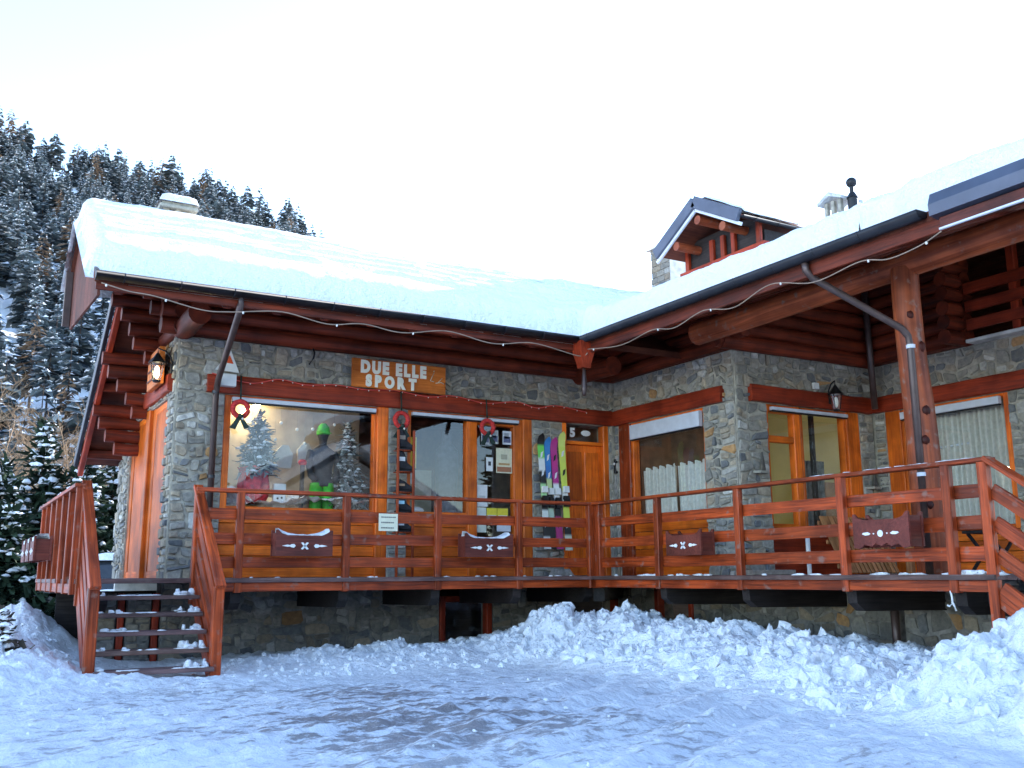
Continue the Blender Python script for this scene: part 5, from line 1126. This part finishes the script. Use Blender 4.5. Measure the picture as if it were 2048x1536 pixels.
# door notices
def sheet(x0, x1, z0, z1, c, lab, blocks=()):
    t = thing('door_notice', ((x0+x1)/2, 13.58, z0), lab, 'notice', 'notices on the glazed door'); mb = MB(); mb.box(x0, x1, 13.572, 13.576, z0, z1, ch=0, col=c); mb.build('sheet', 'print', t)
    if blocks:
        mb = MB()
        for (a, b, c1, d1, cc) in blocks: mb.box(x0+(x1-x0)*a, x0+(x1-x0)*b, 13.5695, 13.5715, z0+(z1-z0)*c1, z0+(z1-z0)*d1, ch=0, col=cc)
        mb.build('print', 'print', t)
pic = [(.1, .9, .15, .6, (.12, .14, .25)), (.2, .7, .45, .85, (.35, .38, .42))]
sheet(7.27, 7.42, 3.64, 3.88, (.55, .56, .58), 'left photo card at the top of the glazed door', pic); sheet(7.44, 7.58, 3.66, 3.88, (.56, .58, .54), 'middle photo card at the top of the glazed door', pic); sheet(7.66, 7.82, 3.66, 3.88, (.74, .75, .78), 'right photo card at the top of the glazed door', pic)
sheet(7.54, 7.83, 3.20, 3.60, (.74, .70, .50), 'large cream poster on the glazed door', [(.05, .95, .05, .25, (.40, .16, .08)), (.15, .85, .32, .40, (.5, .3, .12)), (.3, .7, .55, .75, (.45, .42, .3))])
sheet(7.36, 7.48, 3.22, 3.44, (.76, .76, .74), 'small white card left of the cream poster', [(.3, .7, .4, .7, (.05, .05, .06))])
for k, (a, b) in enumerate(((7.18, 7.36), (7.37, 7.55), (7.56, 7.75))): sheet(a, b, 2.50, 2.64, (.66, .68, .60) if k == 0 else (.80, .66, .05), ('pale', 'middle yellow', 'right yellow')[k]+' sticker in the row low on the glazed door', [(.08, .92, .05, .22, (.8, .8, .78))])
sheet(7.20, 7.38, 2.66, 3.0, (.74, .74, .72), 'white leaflet sheet above the stickers', [(.2, .8, .2, .5, (.5, .5, .48))]); sheet(7.55, 7.80, 2.28, 2.38, (.72, .72, .76), 'long white sticker at the bottom of the glazed door')
sheet(7.18, 7.36, 2.26, 2.47, (.72, .74, .60), 'pale green sticker at the bottom of the glazed door')

# ---- curtains
def curtain(pm, u0, u1, v0, v1, d, folds, label, m='curtain', scallop=False):
    n_ = folds*8; vs = []; fs = []; rows = 7
    for j in range(rows):
        t = j/(rows-1)
        for k in range(n_+1):
            s = k/n_; top = v1-(.05*abs(math.sin(s*folds*math.pi*.5)) if scallop else 0); vs.append(pm(u0+(u1-u0)*s+.006*math.sin(s*40+t*3), v0+(top-v0)*t, d+.045*math.sin(s*folds*2*math.pi+.6*t)+.01*math.sin(s*31+t)))
    fs = [(j*(n_+1)+k, j*(n_+1)+k+1, (j+1)*(n_+1)+k+1, (j+1)*(n_+1)+k) for j in range(rows-1) for k in range(n_)]
    mb = MB(); mb.add(vs, fs, None, (1, 1, 1), True); return tag(mb.build('curtain', m), label, 'curtain')
curtain(W2, 11.28, 12.10, 2.46, 3.34, -.24, 9, 'short scalloped curtain, right half of the corner window', scallop=True); curtain(W2, 12.16, 12.98, 2.46, 3.34, -.24, 9, 'short scalloped curtain, left half of the corner window', scallop=True)
curtain(W4, 8.3, 9.94, 2.24, 4.0, -.22, 18, 'full length pale curtain in the window right of the log column')
curtain(W3, 11.62, 12.06, 2.25, 3.35, -.5, 6, 'greyish curtain behind the wide terrace pane', 'greycloth')
mb = MB(); mb.box(14.6, 14.64, 8.7, 9.9, 3.05, 3.1); mb.tube([(12.93, 9.7, 3.45), (12.93, 8.95, 3.47)], .02, 6); tag(mb.build('curtain_rod', 'blind'), 'thin pale rod across the long curtain', 'rod')

# ================================================================== BACKGROUND
# ---- parked car behind the left railing
CX, CY = 3.35, 21.6
t = thing('parked_car', (CX, CY, .5), 'blue car under snow, parked behind the left railing', 'car')
mb = MB(); mb.poly([(CX-.85, CY-2, .75), (CX-.85, CY+2, .75), (CX-.85, CY+2.05, 1.2), (CX-.85, CY+1.9, 1.35), (CX-.85, CY-1.0, 1.35), (CX-.85, CY-1.95, 1.22), (CX-.85, CY-2.05, 1.0)], (1.7, 0, 0), (1, 1, 1)); mb.build('body', 'carpaint', t)
vs = [(CX-.8, CY-1.0, 1.35), (CX+.8, CY-1.0, 1.35), (CX+.8, CY+1.7, 1.35), (CX-.8, CY+1.7, 1.35), (CX-.62, CY-.3, 1.95), (CX+.62, CY-.3, 1.95), (CX+.62, CY+1.3, 1.95), (CX-.62, CY+1.3, 1.95)]
mb = MB(); mb.add(vs, [(0, 1, 5, 4), (1, 2, 6, 5), (2, 3, 7, 6), (3, 0, 4, 7), (4, 5, 6, 7)]); mb.build('cabin', 'shade', t)
snowcap(CX-.66, CX+.66, CY-.4, CY+1.4, 1.94, .16, 'snow_cap', t); snowcap(CX-.8, CX+.8, CY-1.98, CY-1.0, 1.26, .12, 'snow_cap', t)
for (a, b) in ((-.85, -1.25), (.85, -1.25), (-.85, 1.25), (.85, 1.25)):
    mb = MB(); mb.cyl((CX+a-.09, CY+b, .82), (CX+a+.09, CY+b, .82), .32, n=14); mb.build('wheel', 'tyre', t)
for s in (-1, 1): mb = MB(); mb.sph((CX+s*.6, CY-2.03, 1.1), .14, .04, .08); mb.build('headlight', 'led', t)

# ---- evergreen shrubs and trees left of the building
NEAR = [(1.10, 23.6, 3.5, 1.35, 'low spreading evergreen at the left picture edge', 34), (1.85, 24.6, 4.6, 1.35, 'tallest dark snowy evergreen of the group left of the terrace', 32), (2.75, 24.2, 4.1, 1.25, 'snowy evergreen in the middle of the left group', 33), (3.45, 25.0, 4.2, 1.2, 'snowy evergreen nearest the side wall, behind the car', 31)]
for (x, y, h, r, lab, sd_) in NEAR:
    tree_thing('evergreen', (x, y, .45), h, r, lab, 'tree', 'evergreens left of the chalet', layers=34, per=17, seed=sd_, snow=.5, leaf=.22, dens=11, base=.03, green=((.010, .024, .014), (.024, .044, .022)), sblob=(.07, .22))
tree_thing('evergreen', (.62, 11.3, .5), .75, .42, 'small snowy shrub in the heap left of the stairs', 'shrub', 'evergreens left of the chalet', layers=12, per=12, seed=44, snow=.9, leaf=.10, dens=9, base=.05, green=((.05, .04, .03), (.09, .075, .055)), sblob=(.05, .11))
# bare brown trees
def bare(loc, H, seed, label, tint):
    rng = random.Random(seed); t = thing('bare_tree', loc, label, 'tree', 'bare trees below the hillside'); mb = MB(); tw = MB()
    def br(p, d, L, r, lv):
        pts = [p]; q = V3(p); dd = V3(d)
        for k in range(3): dd = dd+V3([rng.gauss(0, .13), rng.gauss(0, .13), .05]); dd /= np.linalg.norm(dd); q = q+dd*L/3; pts.append(q)
        (mb if lv < 2 else tw).tube(pts, [r, r*.85, r*.7, r*.5], 5 if lv < 2 else 3, tint)
        if lv < 4:
            for k in range(rng.randint(3, 5) if lv else 9):
                s = rng.uniform(.35, 1); i = min(int(s*3), 2); b = pts[i]+(pts[i+1]-pts[i])*(s*3-i); a = rng.uniform(0, 6.28); nd_ = dd*.75+V3((math.cos(a), math.sin(a), rng.uniform(-.1, .4)))*.7; nd_ /= np.linalg.norm(nd_); br(b, nd_, L*rng.uniform(.42, .62), r*.5, lv+1)
    br(V3(loc), (0, 0, 1), H*.75, H*.010, 0); mb.build('trunk', 'bark', t); tw.build('twigs', 'bark', t)
for k, (x, y, h, lab) in enumerate(((.9, 38, 6.5, 'pale bare tree at the left picture edge'), (2.2, 39, 7.2, 'tawny bare tree left of the roof verge'), (3.6, 41, 6.8, 'tawny bare tree just beside the roof verge'), (1.6, 42, 6.2, 'slender bare tree between the two tawny ones'), (4.6, 43, 6.2, 'bare tree mostly behind the roof verge'))):
    bare((x, y, .4), h, 60+k, lab, (.25, .165, .10) if k != 0 else (.24, .19, .13))

# ---- hillside
RB = np.radians([-70, -30, 0.7, 3.3, 5.85, 8.6, 10.2, 13.7, 16.0, 17.8, 18.4, 24, 40, 75]); RT = np.array([.48, .47, .431, .415, .418, .410, .406, .392, .382, .362, .344, .28, .16, .05])
def hill_pt(b, t):
    d = 90+290*t; top = np.interp(b, RB, RT)*380-13.0
    h = top*(.10*t+.90*np.power(np.clip(t, 0, 1), 1.12)); h = h+4*fbm(b*40, t*6, 5)*np.minimum(1, t*3)
    h = np.where(t > 1, top-(t-1)*260, h)
    return np.stack([d*np.sin(b), d*np.cos(b), 1.0+h], -1)
bb = np.radians(np.linspace(-70, 75, 146)); tt = np.concatenate([np.linspace(-.02, 1, 40), [1.15, 1.6]]); BB, TT = np.meshgrid(bb, tt); HP = hill_pt(BB, TT); HP[0, :, 2] = -1
mb = MB(); mb.grid(HP[..., 0], HP[..., 1], HP[..., 2]); hl = mb.build('hillside', 'snow'); tag(hl, 'steep snowy hillside rising behind the chalet', None, None, 'structure')
# far conifers: light mesh kinds
def far_tree(seed, kind):
    rng = np.random.default_rng(seed); v = []; f = []; c = []; H = 1.0; lay = 15
    def tri(p, col): o = len(v); v.extend(p); f.append(tuple(range(o, o+len(p)))); c.extend([col]*len(p))
    for i in range(4): a = i*1.571; b = a+1.571; tri([V3((math.cos(a)*.014, math.sin(a)*.014, 0)), V3((math.cos(b)*.014, math.sin(b)*.014, 0)), V3((0, 0, .95))], (.07, .05, .04))
    lo = .10 if kind == 0 else .30
    for L in range(lay):
        t = L/(lay-1); z = lo+(1-lo)*t; rr = ((.215*(1-t)**.75+.014) if kind == 0 else (.19*math.sin(math.pi*min(.97, .30+.68*t))**.8+.02))*rng.uniform(.75, 1.15)
        for b in range(int(9-4*t)):
            a = rng.uniform(0, 6.283); ln = rr*rng.uniform(.6, 1.25); d = V3((math.cos(a), math.sin(a), rng.uniform(-.45, .05))); s = V3((-math.sin(a), math.cos(a), rng.normal(0, .25))); p = V3((0, 0, z)); w = rr*rng.uniform(.28, .5)
            if kind == 2: col = V3((.17, .115, .075))*rng.uniform(.7, 1.3); w *= .35
            else: col = V3((.095, .125, .140))*rng.uniform(.4, 1.6)  # needle colour paled and blued to stand in for distance haze
            tri([p, p+d*ln*.6-s*w, p+d*ln-V3((0, 0, .02)), p+d*ln*.6+s*w], tuple(col))
            if rng.uniform() < (.74 if kind != 2 else .2):
                q = p+d*ln*rng.uniform(.45, .8)+V3((0, 0, .010)); w2 = w*rng.uniform(.5, 1.0); l2 = ln*rng.uniform(.25, .45); dd = V3((d[0], d[1], d[2]*.6)); tri([q-dd*l2, q-s*w2*.7, q+dd*l2, q+s*w2*.7], (.84, .86, .88)); tri([q-s*w2*.7+V3((0, 0, -.006)), q+dd*l2, q+s*w2*.6+V3((0, 0, .012))], (.80, .83, .88))
    return np.array(v), f, np.array(c)
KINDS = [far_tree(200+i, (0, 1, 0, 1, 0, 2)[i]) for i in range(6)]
rngf = np.random.default_rng(3); sv = []; sf = []; sc = []; off = 0
def put(kind, p, H, rot, tint):
    global off
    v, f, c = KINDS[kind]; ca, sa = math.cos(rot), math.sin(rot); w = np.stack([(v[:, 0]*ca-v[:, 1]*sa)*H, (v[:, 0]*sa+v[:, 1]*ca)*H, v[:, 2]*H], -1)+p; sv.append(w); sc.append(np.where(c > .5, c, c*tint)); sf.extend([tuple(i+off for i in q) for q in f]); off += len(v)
for i in range(620):
    t = rngf.uniform(.0, .97)**.85; b = math.radians(rngf.uniform(-3.5, 20.5))
    p = hill_pt(np.array(b), np.array(t)); k = int(rngf.choice([0, 1, 2, 3, 4, 5], p=[.2, .2, .2, .16, .14, .10])); put(k, p-V3((0, 0, .4)), rngf.uniform(9.5, 18), rngf.uniform(0, 6.28), rngf.uniform(.7, 1.5))
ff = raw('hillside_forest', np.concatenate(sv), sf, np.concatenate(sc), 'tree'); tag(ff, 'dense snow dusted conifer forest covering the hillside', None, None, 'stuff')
meshes = []
for k in range(6):
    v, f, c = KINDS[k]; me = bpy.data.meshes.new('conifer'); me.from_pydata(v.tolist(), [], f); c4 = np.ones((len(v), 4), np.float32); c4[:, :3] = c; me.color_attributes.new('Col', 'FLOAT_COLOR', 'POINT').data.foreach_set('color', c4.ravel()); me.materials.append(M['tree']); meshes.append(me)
for i in range(64):
    b = math.radians(-1+i*.31+rngf.uniform(-.12, .12)); t = rngf.uniform(.97, 1.0); p = hill_pt(np.array(b), np.array(t)); H = rngf.choice([9, 12, 15, 18, 20])*rngf.uniform(.9, 1.1)
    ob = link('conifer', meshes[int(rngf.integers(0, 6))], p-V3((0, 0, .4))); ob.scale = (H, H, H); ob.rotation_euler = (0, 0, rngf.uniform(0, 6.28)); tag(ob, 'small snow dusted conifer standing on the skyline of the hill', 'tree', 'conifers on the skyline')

# ---- across the yard, behind the camera: what the shop windows mirror
hs = thing('opposite_house', (15, -13, .3), 'pale house with snowy gable roof mirrored in the shop windows', 'house')
mb = MB(); mb.poly([(9.5, -11, .2), (19, -11, .2), (19, -11, 3.6), (14.2, -11, 6.6), (9.5, -11, 3.6)], (0, -8, 0), (1, 1, 1)); mb.build('wall', 'house', hs)
for s in (-1, 1): mb = MB(); mb.poly([(14.2, -10.2, 6.95), (14.2+s*5.8, -10.2, 3.35), (14.2+s*5.8, -10.2, 3.7), (14.2, -10.2, 7.35)], (0, -9.5, 0), (1, 1, 1)); mb.build('roof', 'snow', hs)
for (x, z) in ((11, 1.2), (14, 1.2), (16.6, 1.2), (12.6, 3.9), (15.4, 3.9)): mb = MB(); mb.box(x, x+1.1, -10.99, -10.9, z, z+1.3); w_ = mb.build('window', 'innerwood', hs); mb = MB(); mb.box(x+.1, x+1.0, -10.895, -10.88, z+.1, z+1.2, ch=0); mb.build('pane', 'shade', w_)
cvt = conifer(7.5, 2.0, 30, 14, 71, .55, .5, 8, base=.06, sblob=(.15, .4))
tm = None
for k, (x, y, s) in enumerate(((2.5, -9, 1.0), (5.2, -12, 1.25), (7.6, -8.5, .85), (-1.5, -12, 1.3), (-5, -9, 1.1), (8.5, -17, 1.5), (21.5, -10, 1.2), (-9, -13, 1.4))):
    loc = (x, y, .2); t = thing('snowy_spruce', loc, 'snowy spruce across the yard mirrored in the windows', 'tree', 'spruces across the yard')
    if tm is None: o = raw('crown', cvt[0]+V3(loc), cvt[1], cvt[2], 'tree', t, origin=loc); tm = o.data
    else: o = link('crown', tm, loc, t)
    o.scale = (s, s, s); o.rotation_euler = (0, 0, k*1.3)
    mb = MB(); mb.cyl(loc, V3(loc)+V3((0, 0, 6.5*s)), .13*s, .02, 7, col=(.10, .07, .05)); mb.build('trunk', 'bark', t)
